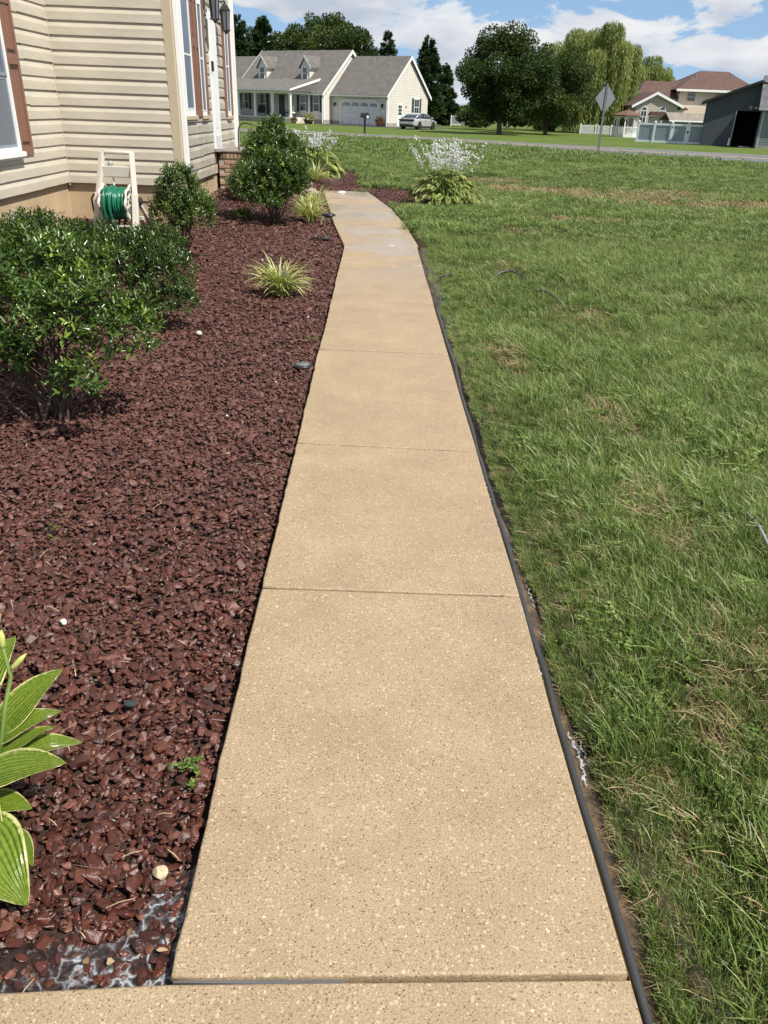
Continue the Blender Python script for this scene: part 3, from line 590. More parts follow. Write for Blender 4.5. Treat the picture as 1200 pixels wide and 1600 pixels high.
def build_grass():
    vs = []
    for i in range(6): vs.append(tuft(200+i, 32, .028, .035, .10, .0046, .42))                # near, mixed
    for i in range(3): vs.append(tuft(220+i, 20, .022, .06, .16, .0058, .95))                 # long coarse blades
    for i in range(3): vs.append(tuft(230+i, 20, .026, .03, .075, .0036, 1.3, mat=DRY))        # dead straw
    for i in range(4): vs.append(tuft(240+i, 50, .07, .05, .11, .011, .7))                    # mid-distance, wider
    for i in range(2): vs.append(tuft(250+i, 40, .07, .02, .06, .008, 1.1, mat=DRY))
    for i in range(3): vs.append(tuft(260+i, 44, .18, .05, .10, .022, .6))                     # far
    for i in range(2):                                                                       # clover and broad weeds
        r = np.random.default_rng(270+i); q = 26; b = r.normal(0, .035, (q, 2)); h = r.uniform(.02, .05, q); P0 = []; D0 = []
        for k in range(3): a = r.uniform(0, .5, q)+k*2.09; P0.append(np.c_[b, h]); D0.append(np.c_[np.cos(a), np.sin(a), np.full(q, .25)])
        V, F = leaves(np.concatenate(P0), np.concatenate(D0), .013, .012, .1); me = npmesh('tuft', V, F, False, {'tint': np.repeat(r.uniform(.3, .6, 3*q), 6)}); me.materials.append(GREEN); vs.append(me)
    P = []; I = []; Sc = []
    for y0, y1, dens, near in ((.3, 3.5, 1350, 0), (3.5, 7, 800, 0), (7, 12, 380, 0), (12, 20, 110, 1), (20, 32, 46, 1), (32, 58, 15, 2)):
        xa, xb = ((-9 if y0 > 16 else -.3), .9+.60*y1 if y1 < 30 else 30); 
        if y0 >= 20: xa = -.33*y1-3
        n = int((xb-xa)*(y1-y0)*dens); x = rng.uniform(xa, xb, n); y = rng.uniform(y0, y1, n)
        k = lawn_mask(x, y) & (x < 1.3+.58*y)
        rny = np.interp(x, [p[0] for p in ROAD_N], [p[1] for p in ROAD_N]); k &= y < rny-.15+.25*nz_e2(x, y)*.5
        x, y = x[k], y[k]; n = len(x); d = dryness(x, y); u = rng.random(n)
        dry = u < np.where(y < 14, np.clip((d-.05)*.55, .17, .48), np.clip((d-.05)*.95, .10, .75))
        lush = nzd(x*.7+9, y*.7)+.9*nzd2(x*1.3, y*1.3+4)
        sc = rng.uniform(.55, 1.3, n)*(1+.20*np.clip(lush, -1, 1.4))
        sc *= np.where(dry, np.where(y < 14, rng.uniform(.5, 1.2, n), 1.2), np.where(d > .35, .7, 1.))
        if near == 0:
            idx = np.where(dry, rng.integers(9, 12, n), np.where(rng.random(n) < np.clip(.08+.10*lush, .03, .22), rng.integers(6, 9, n), rng.integers(0, 6, n)))
            idx = np.where((rng.random(n) < .09) & ~dry & (nzd2(x, y+7) > .1), rng.integers(21, 23, n), idx)
            edge = np.clip((x-XR-.1)/.35, .25, 1); sc = np.where((idx >= 6) & (idx < 9), np.minimum(sc, .95), sc); sc *= np.where(y < 11, .45+.55*edge, np.where(idx < 9, .9, 1))
        elif near == 1: idx = np.where(dry, rng.integers(16, 18, n), rng.integers(12, 16, n))
        else: idx = rng.integers(18, 21, n)
        P.append(np.c_[x, y, np.full(n, -.02)]); I.append(idx); Sc.append(sc)
    n = 19000; y = -.3+11*rng.random(n)**1.5; x = XR+.080+.24*rng.random(n)**1.2+.014*nz_e2(y, y*0); P.append(np.c_[x, y, np.full(n, -.045)]); I.append(rng.choice([0, 1, 2, 3, 4, 5, 9, 10], n)); Sc.append(rng.uniform(.20, .45, n)+1.1*np.clip(x-XR-.13, 0, .3))
    P = np.concatenate(P); I = np.concatenate(I); Sc = np.concatenate(Sc); n = len(P)
    rot = np.c_[rng.normal(0, .14, n), rng.normal(0, .14, n), rng.uniform(0, 6.28, n)]
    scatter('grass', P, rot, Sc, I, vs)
build_grass()

# ---- black hose along the walk, and the hose lying in the grass
hose_m = M('dark_rubber', (.040, .041, .042), .38, .12, 8., .15, 200.)
def hoses():
    ys = np.arange(-.6, 7.2, .08); x = XR+.019+.006*nw(ys*1.2, 2.)+.003*nw(ys*4, 5.)+.012*smst((ys-4)/3)
    z = -.026+.004*nw(ys, 6.)
    pts = list(np.c_[x, ys, z])+[(.625, 7.25, -.005), (.65, 7.36, .035), (.665, 7.46, .03), (.68, 7.54, -.01)]
    o = MB().tube(pts, .0112, 10).build('hose', hose_m, smooth=True); tag(o, 'dark grey hose lying in the wet gutter along the walk edge', 'hose')
    t = thing('hose', 'thin dark hose arching out of the grass right of the walk', 'hose', (0, 0, 0))
    MB().tube([(1.22, 8.45, -.02), (1.3, 8.52, .03), (1.4, 8.6, .075), (1.52, 8.62, .085), (1.62, 8.5, .06), (1.68, 8.35, .01)], .011, 8).build('hose_length', hose_m, t, smooth=True)
    MB().tube([(1.66, 8.0, .02), (1.72, 7.75, .055), (1.78, 7.55, .04), (1.84, 7.4, -.01)], .011, 8).build('hose_length', hose_m, t, smooth=True)
    MB().tube([(.72, 8.45, .02), (.80, 8.5, .05), (.86, 8.52, .045)], .010, 8).build('hose_length', hose_m, t, smooth=True)
    o = MB().tube([(1.74, 3.35, -.01), (1.73, 3.1, .03), (1.70, 2.9, .055), (1.66, 2.72, .06), (1.62, 2.5, .05), (1.60, 2.2, .04), (1.62, 1.8, .02)], .007, 8).build('cable', M('grey_cable', (.26, .27, .27), .35, .05), smooth=True)
    tag(o, 'thin pale grey cable lying in the long grass at right', 'cable')
hoses()

# ------------------------------------------------------------------ the siding house at left
vinyl = M('cream_vinyl', (.49, .445, .355), .45, .06, 3., .10, 40., stretch=(1, 1, 6), var2=.09, scale2=1.2)
vinyl_f = M('darker_vinyl', (.38, .345, .275), .5, .10, 3., .10, 40., stretch=(1, 1, 5), var2=.16, scale2=2.4)  # front wall boards: darker cream with stronger mottling
trim_w = M('white_trim', (.74, .735, .71), .4, .03, 4.)
trim_t = M('tan_trim', (.45, .38, .265), .45, .04, 3., .06, 30.)
shut_m = M('brown_shutter', (.20, .095, .062), .5, .10, 8., .15, 60., stretch=(1, 1, 6))
found_m = M('parged_foundation', (.44, .325, .20), .85, .10, 2.4, .35, 30., var2=.16, scale2=1.1)
black_m = M('black_metal', (.018, .018, .019), .4, .1, 10.)
def glass_mat(name, col, rough=.03):
    m, t, p, out = newmat(name); p.inputs['Base Color'].default_value = (*col, 1); p.inputs['Roughness'].default_value = rough; p.inputs['Specular IOR Level'].default_value = 1.; return m
glass_d = glass_mat('window_glass', (.10, .125, .16), .22); screen_g = glass_mat('sky_tinted_screen', (.125, .165, .215), .3)  # front panes: screen grey with the sky's reflection put into the colour
house = thing('house', 'cream house with dutch-lap vinyl siding, brown shutters and a white storm door along the bed', 'house', (XF, YW, 0))
HO = Vector((XF, YW, 0))
def hb(mb, name, mat, parent=None, **kw):
    """add to the house (geometry given in world metres)"""
    mb.v = [tuple(Vector(p)-HO) for p in mb.v]; return mb.build(name, mat, parent or house, **kw)
ROW0, ROW = .505, .1673; TOP = 5.5; NR = int((TOP-ROW0)/ROW)
PROF = [(0, 0), (.024, 0), (.0245, .004), (.0235, .096), (.0225, .100), (.003, .1673-.003), (.002, .1673+.004), (0, .1673+.004)]    # out, up
def boards(axis, fixed, a, b, mat, rows, seam=False):
    if seam:
        cuts = [a+(b-a)*q for q in (.86, .55, .70)]
        for k, c in enumerate(cuts):
            rr = [r for r in rows if (r*7+3) % 3 == 0 and (r//3) % 3 == k] if False else [r for r in rows if (r*5) % 3 == k]
            boards(axis, fixed, a, c+.02, mat, rr); boards(axis, fixed+.0022, c, b, mat, rr)
        return
    if axis == 'y':     # wall faces +x, boards run along y
        me = MB().prism([(o, z) for o, z in PROF], 'y', a, b)
    else:               # wall faces -y, boards run along x
        me = MB().prism([(-o, z) for o, z in PROF], 'x', a, b)
    me = me.mesh('siding_board')
    for r in rows:
        loc = (fixed-HO.x, -HO.y, ROW0+r*ROW) if axis == 'y' else (-HO.x, fixed-HO.y, ROW0+r*ROW)
        o = link('siding_board', me, house, mat, loc=loc, rot=(random.gauss(0, .0007) if axis == 'y' else 0, random.gauss(0, .0007) if axis != 'y' else 0, 0))
R_ = range(NR)
boards('y', XLW, 5.0, YW-.02, vinyl, R_, True)
boards('x', YW, XLW+.02, XF-.09, vinyl, R_)
for a, b, rows in ((YW+.36, 14.66, R_), (15.33, 16.86, R_)): boards('y', XF, a, b, vinyl_f, rows, a < 13)
boards('y', XF, 14.66, 15.33, vinyl_f, range(15, NR))
hb(MB().box(-12, XLW-.002, 5, 17.3, .5, TOP).box(XLW-.002, XF-.002, YW+.002, 17.3, .5, TOP), 'wall', vinyl)
hb(MB().box(-12, XLW-.03, 5, 17.25, -.3, .515).box(XLW-.03, XF-.03, YW+.03, 17.25, -.3, .515), 'foundation', found_m)
hb(MB().box(XLW-.01, XLW+.028, YW-.028, YW+.01, .47, TOP), 'corner_post', trim_t)
hb(MB().box(XF-.10, XF+.024, YW-.026, YW+.35, .47, TOP), 'corner_post', trim_t, bevel=.004)
hb(MB().box(XF, XF+.028, 16.84, 16.98, .47, TOP), 'corner_post', trim_w)
def downspout(y, w, zb):
    hb(MB().box(XF+.026, XF+.026+.070, y, y+w, zb, TOP), 'downspout', trim_w, bevel=.006)
downspout(12.26, .085, .40); downspout(16.86, .07, .40)
# roof: low slope, wide enough to close the top
rm = M('house_shingles', (.12, .11, .10), .9, .2, 10., .5, 30.)
hb(MB().prism([(-12.4, TOP), (XF+.35, TOP), (XF+.35, TOP+.16), (-7.4, TOP+2.6), (-12.4, TOP+.16)], 'y', YW-.35, 17.7), 'roof', rm)
hb(MB().prism([(-12.4, TOP+.001), (XLW+.35, TOP+.001), (XLW+.35, TOP+.17), (-7.9, TOP+2.2), (-12.4, TOP+.17)], 'y', 4.6, YW-.36), 'roof', rm)

def win_x(xw, y0, y1, z0, z1, fr=.05, deep=.012, sill=True, sashes=1):
    """window in a wall that faces +x"""
    w = MB(); d0, d1 = xw-.01, xw+.02+deep
    w.box(d0, d1, y0, y0+fr, z0, z1).box(d0, d1, y1-fr, y1, z0, z1).box(d0, d1-.002, y0+fr, y1-fr, z1-fr, z1).box(d0, d1-.002, y0+fr, y1-fr, z0, z0+fr)
    f = hb(w, 'window', trim_w)
    s = MB(); q = .035; a, b, c, d = y0+fr, y1-fr, z0+fr, z1-fr; zm = (c+d)/2
    if sashes == 1: q = .012
    for (lo, hi, off) in ((c, zm, 0), (zm, d, .012 if sashes > 1 else .002)):
        s.box(d0, xw+.036+off, a, a+q, lo, hi).box(d0, xw+.036+off, b-q, b, lo, hi).box(d0, xw+.034+off, a+q, b-q, lo, lo+q).box(d0, xw+.035+off, a+q, b-q, hi-q, hi)
    hb(s, 'sash', trim_w if sashes == 1 else M('grey_sash', (.20, .23, .27), .4, .05), f)
    hb(MB().box(xw+.005, xw+.0295, a, b, c, d), 'pane', glass_d if sashes > 1 else screen_g, f)
    if sill: hb(MB().box(xw-.01, xw+(.10 if xw == XLW else .065), y0-.03, y1+.03, z0-.055, z0-.001).box(xw-.01, xw+.05, y0-.01, y1+.01, z0-.085, z0-.0555), 'sill', trim_w if xw == XLW else trim_t, f, bevel=.004)
    return f
def shutter_x(xw, y0, y1, z0, z1):
    t = MB(); w = y1-y0; st = .055; x0, x1 = xw+.012, xw+.045
    t.box(x0, x1, y0, y0+st, z0, z1).box(x0, x1, y1-st, y1, z0, z1)
    rails = [z0, z0+.34*(z1-z0)/1.5, z1-.10] if z1-z0 < 1.2 else [z0, z0+(z1-z0)*.58, z1-.10]
    for k, z in enumerate(rails): t.box(x0, x1-.001, y0+st, y1-st, z, z+.10)
    s = hb(t, 'shutter', shut_m, bevel=.002)
    nb = 3; bw = (w-2*st)/nb
    for i in range(nb): 
        hb(MB().box(x0, x1-.013, y0+st+i*bw+.004, y0+st+(i+1)*bw-.004, z0+.11, z1-.11), 'slat', shut_m, s)
    for k, z in enumerate((rails[0]+.125, rails[1]-.05, rails[1]+.125)):
        hb(MB().box(x1-.016, x1-.011, y0+st+.02, y1-st-.02, z, z+.035), 'vent_slot', M('slot_dark', (.035, .018, .012), .8), s)
win_x(XLW, 9.25, 10.60, .985, 2.62, fr=.05, deep=.04, sashes=2)
shutter_x(XLW, 10.63, 11.00, .93, 2.66); shutter_x(XLW, 8.84, 9.22, .93, 2.66)
win_x(XF, 12.64, 13.30, 1.42, 3.0, fr=.09); win_x(XF, 13.80, 14.19, 1.42, 3.0, fr=.06)
shutter_x(XF, 13.325, 13.55, 1.40, 3.02); shutter_x(XF, 13.555, 13.775, 1.40, 3.02); shutter_x(XF, 14.205, 14.33, 1.40, 3.02)
win_x(XF, 16.12, 16.55, 1.40, 3.0, fr=.06); shutter_x(XF, 15.93, 16.10, 1.40, 3.02); shutter_x(XF, 16.57, 16.72, 1.40, 3.02)
# storm door with kick plate, pull and casing
dr = hb(MB().box(XF+.0, XF+.045, 14.68, 15.24, .90, 2.88), 'door', trim_w, bevel=.004)
hb(MB().box(XF-.01, XF+.04, 14.64, 14.679, .86, 2.93).box(XF-.01, XF+.04, 15.241, 15.30, .86, 2.93).box(XF-.01, XF+.039, 14.64, 15.30, 2.881, 2.93), 'frame', trim_w, dr)
hb(MB().box(XF+.046, XF+.052, 14.74, 15.18, .93, 1.10), 'kick_plate', M('brushed_plate', (.55, .56, .55), .4, .05), dr)
hb(MB().box(XF+.046, XF+.050, 14.78, 15.14, 1.22, 2.74), 'pane', glass_mat('storm_glass', (.80, .80, .78), .35), dr)
hb(MB().box(XF+.046, XF+.085, 14.695, 14.725, 2.06, 2.21), 'handle', black_m, dr)
hb(MB().box(XF, XF+.12, 14.64, 15.35, .855, .898), 'threshold', M('threshold_grey', (.3, .28, .25), .6), dr)
def lantern(y, z):
    c = (XF+.20, y, z); g = MB()
    g.box(XF+.01, XF+.045, y-.06, y+.06, z-.02, z+.20)
    l = hb(g, 'lantern', black_m)
    k = MB(); k.tube([(XF+.04, y, z+.15), (XF+.10, y, z+.24), (XF+.20, y, z+.26), (XF+.20, y, z+.21)], .011, 6)
    k.lathe([(.006, .26), (.02, .24), (.012, .22), (.045, .20), (.09, .135), (.085, .125)], c, 6)
    k.lathe([(.075, -.15), (.085, -.165), (.03, -.19), (.012, -.22)], c, 6)
    for i in range(6):
        a = math.pi/3*i; p = lambda r, h: (c[0]+r*math.cos(a), c[1]+r*math.sin(a), c[2]+h)
        k.bar(p(.078, .13), p(.06, -.155), .012, .012)
    hb(k, 'cage', black_m, l)
    hb(MB().lathe([(.072, .125), (.056, -.15)], c, 6), 'glass', glass_mat('lantern_glass', (.12, .13, .15), .08), l)
    hb(MB().lathe([(.016, -.14), (.016, -.02), (.01, .0)], c, 8), 'candle', trim_w, l)
lantern(14.44, 2.94); lantern(15.40, 2.86)

# ---- brick stoop
brick_ms = [M('brick_tan_%d' % i, c, .85, .14, 30., .4, 90.) for i, c in enumerate([(.30, .18, .115), (.36, .225, .15), (.24, .135, .09), (.40, .27, .19)])]
mortar = M('mortar', (.36, .31, .25), .9, .12, 20., .4, 80.)
stoop = thing('brick_stoop', 'tan brick stoop under the white storm door, half hidden by shrubs', 'stoop', (-2.2, 15.6, 0))
def sb(mb, name, mat, parent=None, **kw):
    mb.v = [(x+2.2, y-15.6, z) for x, y, z in mb.v]; return mb.build(name, mat, parent or stoop, **kw)
SX0, SX1, SY0, SY1 = XF+.03, -1.80, 14.95, 16.4
sb(MB().box(SX0, SX1-.012, SY0+.012, SY1-.012, .02, .835), 'core', mortar)
bml = [MB().box(-.0935, .0935, -.045, .045, -.0275, .0275).mesh('brick', bevel=.004) for _ in brick_ms]
for bm_, mt in zip(bml, brick_ms): bm_.materials.append(mt)
bms = [MB().box(-.0275, .0275, -.045, .045, -.0475, .0475).mesh('brick', bevel=.004) for _ in brick_ms]
for bm_, mt in zip(bms, brick_ms): bm_.materials.append(mt)
for row in range(9):
    z = .14+row*.067
    for i in range(6):
        x = SX0+.094+i*.199+(row % 2)*.0995-.0995
        if SX0+.02 < x < SX1-.05: link('brick', random.choice(bml), stoop, loc=(x+2.2, SY0+.04-15.6+random.uniform(-.002, .002), z), rot=(0, 0, random.gauss(0, .006)))
    for i in range(8):
        y = SY0+.1+i*.199+(row % 2)*.0995-.09
        if SY0+.05 < y < SY1-.1: link('brick', random.choice(bml), stoop, loc=(SX1-.04+2.2+random.uniform(-.002, .002), y-15.6, z), rot=(0, 0, math.pi/2))
for i in range(15):
    x = SX0+.03+i*.0655
    if x < SX1: link('brick', random.choice(bms), stoop, loc=(x+2.2, SY0+.04-15.6, .785), rot=(0, random.gauss(0, .01), 0))
sb(MB().box(SX0, SX1+.02, SY0-.02, SY1+.01, .838, .868), 'landing_cap', M('bluestone', (.20, .17, .15), .7, .15, 8., .3, 50.), bevel=.006)
rail = thing('handrail', 'thin black iron handrail hoop on the brick stoop', 'handrail', (-2.3, 15.05, .868))
for dy in (0,):
    MB().tube([(-.12, dy, 0), (-.12, dy, .30), (-.10, dy, .38), (-.05, dy, .43), (.02, dy, .44), (.42, dy, .36)], .011, 8).build('rail', black_m, rail, smooth=True)
    MB().tube([(.40, dy, .36), (.40, dy, -.0)], .010, 8).build('post', black_m, rail)

# ---- hose reel cart by the return wall
resin = M('beige_resin', (.52, .49, .42), .45, .05, 5., .06, 60.)
dkres = M('dark_resin', (.03, .03, .032), .45, .1, 5.)
green_h = M('green_hose', (.010, .135, .075), .28, .08, 6.)
reel = thing('hose_reel_cart', 'beige plastic hose reel cart wound with green hose against the foundation', 'hose reel', (-3.5, 11.35, .0), math.radians(-6))
def frame_side(sx):
    m = MB()
    m.bar((sx*.275, -.20, .0), (sx*.255, -.06, .47), .085, .06); m.bar((sx*.255, -.06, .44), (sx*.205, .10, .97), .072, .055)   # upright with a forward foot
    m.bar((sx*.275, .30, .10), (sx*.26, -.03, .40), .05, .05)
    return m
for sx in (-1, 1): frame_side(sx).build('side_frame', resin, reel, bevel=.012, seg=2)
MB().bar((-.27, .12, .14), (.27, .12, .14), .05, .05).bar((-.27, -.16, .06), (.27, -.16, .06), .04, .03).build('cross_bar', resin, reel, bevel=.006)
MB().tube([(-.22, .10, .965), (.22, .10, .965)], .020, 10).build('handle', resin, reel, smooth=True)
gm = MB()
for i in range(14): gm.lathe([(.020, -.006), (.027, -.004), (.027, .004), (.020, .006)], (-.155+i*.024, .10, .965), 10, 'x')
gm.build('grip_ribs', resin, reel)
MB().box(-.20, .20, .02, .15, .66, .80).build('tray', resin, reel, bevel=.012, seg=2)
MB().lathe([(.035, .80), (.04, .83), (.02, .86)], (-.10, .08, 0), 10).build('tray_nozzle', M('grey_nozzle', (.25, .25, .25), .5), reel)
MB().tube([(-.07, .06, .67), (-.07, .05, .50)], .012, 8).build('strap', trim_w, reel)
MB().tube([(-.26, -.03, .34), (.28, -.03, .34)], .028, 10).build('axle', dkres, reel)
def flange(sx):
    m = MB(); n = 28; c = (sx, -.03, .34); vs = []; 
    # a scalloped rim with five oval cut-outs read as raised spokes
    rim = []
    for i in range(57):
        a = 2*math.pi*i/56; rr = .215+.014*math.cos(8*a); rim.append((c[0], c[1]+rr*math.cos(a), c[2]+rr*math.sin(a)))
    m.tube(rim, .019, 8, cap=False)
    for i in range(8):
        a = 2*math.pi*i/8+.2; m.bar((c[0], c[1]+.05*math.cos(a), c[2]+.05*math.sin(a)), (c[0], c[1]+.21*math.cos(a), c[2]+.21*math.sin(a)), .022, .03, up=(1, 0, 0))
    rim2 = [(c[0], c[1]+.125*math.cos(2*math.pi*i/24), c[2]+.125*math.sin(2*math.pi*i/24)) for i in range(25)]
    m.tube(rim2, .012, 6, cap=False); m.lathe([(.06, -.015), (.06, .015)], c, 14, 'x')
    return m.build('flange', resin, reel, smooth=False)
flange(-.185); flange(.185)
MB().lathe([(.10, -.17), (.10, .17)], (0, -.03, .34), 20, 'x').build('drum', dkres, reel)
hp = []
for lay, (rr, turns) in enumerate(((.145, 9), (.172, 9), (.195, 7))):
    for i in range(turns*20):
        a = 2*math.pi*i/20; u = i/(turns*20); s = (-1) ** lay
        w = .004*math.sin(a*1.7+lay)+.006*math.sin(i*.05)
        hp.append((s*(-.145+.29*u)+w*2, -.03+(rr+w)*math.cos(a), .34+(rr+w)*math.sin(a)))
MB().tube(hp, .0155, 7).build('green_hose', green_h, reel, smooth=True)
loop = []
for i in range(46):
    a = 1.9+2*math.pi*i/24; loop.append((-.12+.15*i/46, -.06+.225*math.cos(a), .32+(.24 if math.sin(a) > 0 else .33)*math.sin(a)))
MB().tube(loop, .0155, 8).build('green_hose', green_h, reel, smooth=True)
MB().tube([(-.14, -.24, .36), (-.145, -.26, .2), (-.15, -.25, .03)], .0155, 8).build('green_hose', green_h, reel, smooth=True)
MB().tube([(-.27, -.03, .40), (-.35, .0, .44), (-.40, .02, .38), (-.40, .03, .25), (-.37, .02, .12)], .013, 8).build('inlet_hose', dkres, reel, smooth=True)
MB().lathe([(.05, .27), (.055, .32), (.03, .335)], (0, -.03, .38), 12, 'x').tube([(.30, -.03, .37), (.43, -.05, .37)], .016, 8).build('crank', dkres, reel)
for sx in (-.30, .30): 
    w = MB().lathe([(.05, -.02), (.085, -.02), (.088, 0), (.085, .02), (.05, .02)], (sx, .30, .088), 18, 'x').build('wheel', dkres, reel)

# ------------------------------------------------------------------ shrubs
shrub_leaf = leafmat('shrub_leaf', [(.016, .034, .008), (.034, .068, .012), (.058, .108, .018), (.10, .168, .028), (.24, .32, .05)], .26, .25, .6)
wood = M('shrub_wood', (.10, .065, .045), .8, .2, 20., .3, 60.)
def lobe_points(lobes, n, r, inner=.45):
    vol = np.array([l[3]*l[4]*l[5] for l in lobes]) ** .75; k = r.choice(len(lobes), n, p=vol/vol.sum()); Lb = np.array(lobes, float)[k]
    d = unit(r.normal(size=(n, 3))); d[:, 2] = np.where(d[:, 2] < -.55, -d[:, 2], d[:, 2])
    rad = inner+(1-inner)*r.random(n) ** .45
    return Lb[:, :3]+d*rad[:, None]*Lb[:, 3:6], d, rad
def shrub(name, label, base, lobes, nsprig, ll, lw, nstem=12, seed=1, per=9, mat=None, group=None, young=.06, cat='shrub', spread=.03, tb=0.):
    r = np.random.default_rng(seed); t = thing(name, label, cat, base, group=group); b = np.array(base)
    P, D, rad = lobe_points(lobes, nsprig, r); P = P-b
    P[:, 2] = np.maximum(P[:, 2], .05)
    sd = unit(D*.7+np.array([0, 0, .75])+r.normal(size=(nsprig, 3))*.35)           # twig direction
    sl = r.uniform(.6, 1.3, nsprig)*ll*2.0
    pos = P[:, None, :]+sd[:, None, :]*(sl[:, None, None]*np.linspace(-.5, .5, per)[None, :, None])
    ax = unit(np.cross(sd, r.normal(size=(nsprig, 3)))); ay = np.cross(sd, ax)
    a = (np.arange(per)*2.4)[None, :]+r.uniform(0, 6.28, (nsprig, 1))
    s = np.linspace(.25, 1.35, per)[None, :, None]
    ld = ax[:, None, :]*np.cos(a)[..., None]+ay[:, None, :]*np.sin(a)[..., None]+sd[:, None, :]*s
    n = nsprig*per
    L = ll*r.uniform(.7, 1.25, n)*np.tile(np.linspace(1.1, .75, per), nsprig)
    up = np.repeat(sd, per, 0)+r.normal(size=(n, 3))*.3+np.array([0, 0, .5])
    V, F = leaves(pos.reshape(-1, 3), ld.reshape(-1, 3), L, L*lw, .16, unit(up))
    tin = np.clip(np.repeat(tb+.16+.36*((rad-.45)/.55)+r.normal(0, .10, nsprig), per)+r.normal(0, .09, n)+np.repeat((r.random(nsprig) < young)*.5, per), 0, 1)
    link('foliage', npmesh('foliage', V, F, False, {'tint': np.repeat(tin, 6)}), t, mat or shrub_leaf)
    # stems fan out from the base, fork, and end in the crown
    st = MB(); q = r.choice(nsprig, nstem*3, replace=False)
    for i in range(nstem):
        e = P[q[i*3]]*.82; s0 = np.array([r.normal(0, spread), r.normal(0, spread), -.03]); mid = s0*.5+e*.45+np.array([0, 0, .05])+r.normal(0, .015, 3)
        st.tube([s0, (s0+mid)/2+r.normal(0, .006, 3), mid, (mid+e)/2+r.normal(0, .01, 3), e], [.010, .009, .007, .005, .003], 5)
        for j in (1, 2):
            e2 = P[q[i*3+j]]; e2 = mid+(e2-mid)*min(1, .45/max(.01, np.linalg.norm(e2-mid)))
            st.tube([mid, (mid+e2)/2+r.normal(0, .012, 3)+np.array([0, 0, .015]), e2], [.006, .004, .002], 4)
    st.build('stems', wood, t, smooth=True)
    return t
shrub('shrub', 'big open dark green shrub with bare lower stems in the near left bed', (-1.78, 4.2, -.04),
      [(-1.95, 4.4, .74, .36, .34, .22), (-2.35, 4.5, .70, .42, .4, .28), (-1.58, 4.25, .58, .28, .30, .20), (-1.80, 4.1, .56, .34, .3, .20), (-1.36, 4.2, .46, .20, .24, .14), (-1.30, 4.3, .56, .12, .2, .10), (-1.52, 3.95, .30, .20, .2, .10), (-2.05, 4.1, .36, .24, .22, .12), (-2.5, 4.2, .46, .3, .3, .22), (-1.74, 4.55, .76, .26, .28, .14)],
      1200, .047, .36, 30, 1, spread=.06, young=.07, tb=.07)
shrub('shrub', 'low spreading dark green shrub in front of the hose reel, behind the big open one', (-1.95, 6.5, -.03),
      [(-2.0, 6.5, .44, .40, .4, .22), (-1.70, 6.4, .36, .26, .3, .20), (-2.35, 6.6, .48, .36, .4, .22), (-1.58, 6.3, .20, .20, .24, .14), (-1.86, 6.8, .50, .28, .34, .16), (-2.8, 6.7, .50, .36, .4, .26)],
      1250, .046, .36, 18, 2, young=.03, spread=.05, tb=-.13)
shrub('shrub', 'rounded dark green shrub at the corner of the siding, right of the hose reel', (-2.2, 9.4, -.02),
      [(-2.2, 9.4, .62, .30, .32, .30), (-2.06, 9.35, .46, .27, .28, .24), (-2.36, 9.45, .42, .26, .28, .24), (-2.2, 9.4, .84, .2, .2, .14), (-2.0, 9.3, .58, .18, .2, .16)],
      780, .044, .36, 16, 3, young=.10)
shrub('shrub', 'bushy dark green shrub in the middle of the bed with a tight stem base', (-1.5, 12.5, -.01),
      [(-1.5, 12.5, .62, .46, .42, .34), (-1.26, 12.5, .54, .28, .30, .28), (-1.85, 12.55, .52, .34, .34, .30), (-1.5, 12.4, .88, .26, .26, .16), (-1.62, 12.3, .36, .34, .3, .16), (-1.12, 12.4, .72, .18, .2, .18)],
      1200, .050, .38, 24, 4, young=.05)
shrub('shrub', 'tall dark shrub at the back, behind the bushy one and beside the stoop', (-1.8, 14.3, .06),
      [(-1.75, 14.3, .90, .48, .45, .42), (-1.96, 14.3, .74, .30, .36, .34), (-1.46, 14.3, .86, .30, .34, .32), (-1.72, 14.3, 1.26, .24, .24, .18), (-1.75, 14.2, .40, .34, .36, .24)],
      1300, .052, .38, 20, 5, young=.05)
shrub('shrub', 'loose small-leaved shrub with reddish young tips against the brick stoop', (-2.38, 13.9, .14),
      [(-2.26, 13.9, .46, .16, .2, .22), (-2.12, 13.85, .62, .18, .2, .2), (-2.40, 13.9, .40, .10, .14, .14), (-2.2, 13.8, .30, .18, .2, .12)],
      210, .045, .36, 14, 6, young=.10)
shrub('seedling', 'tiny bright green seedling between the two back shrubs', (-2.0, 12.6, -.01), [(-2.0, 12.6, .10, .10, .10, .07)], 26, .05, .42, 4, 9, young=.6, cat='seedling')

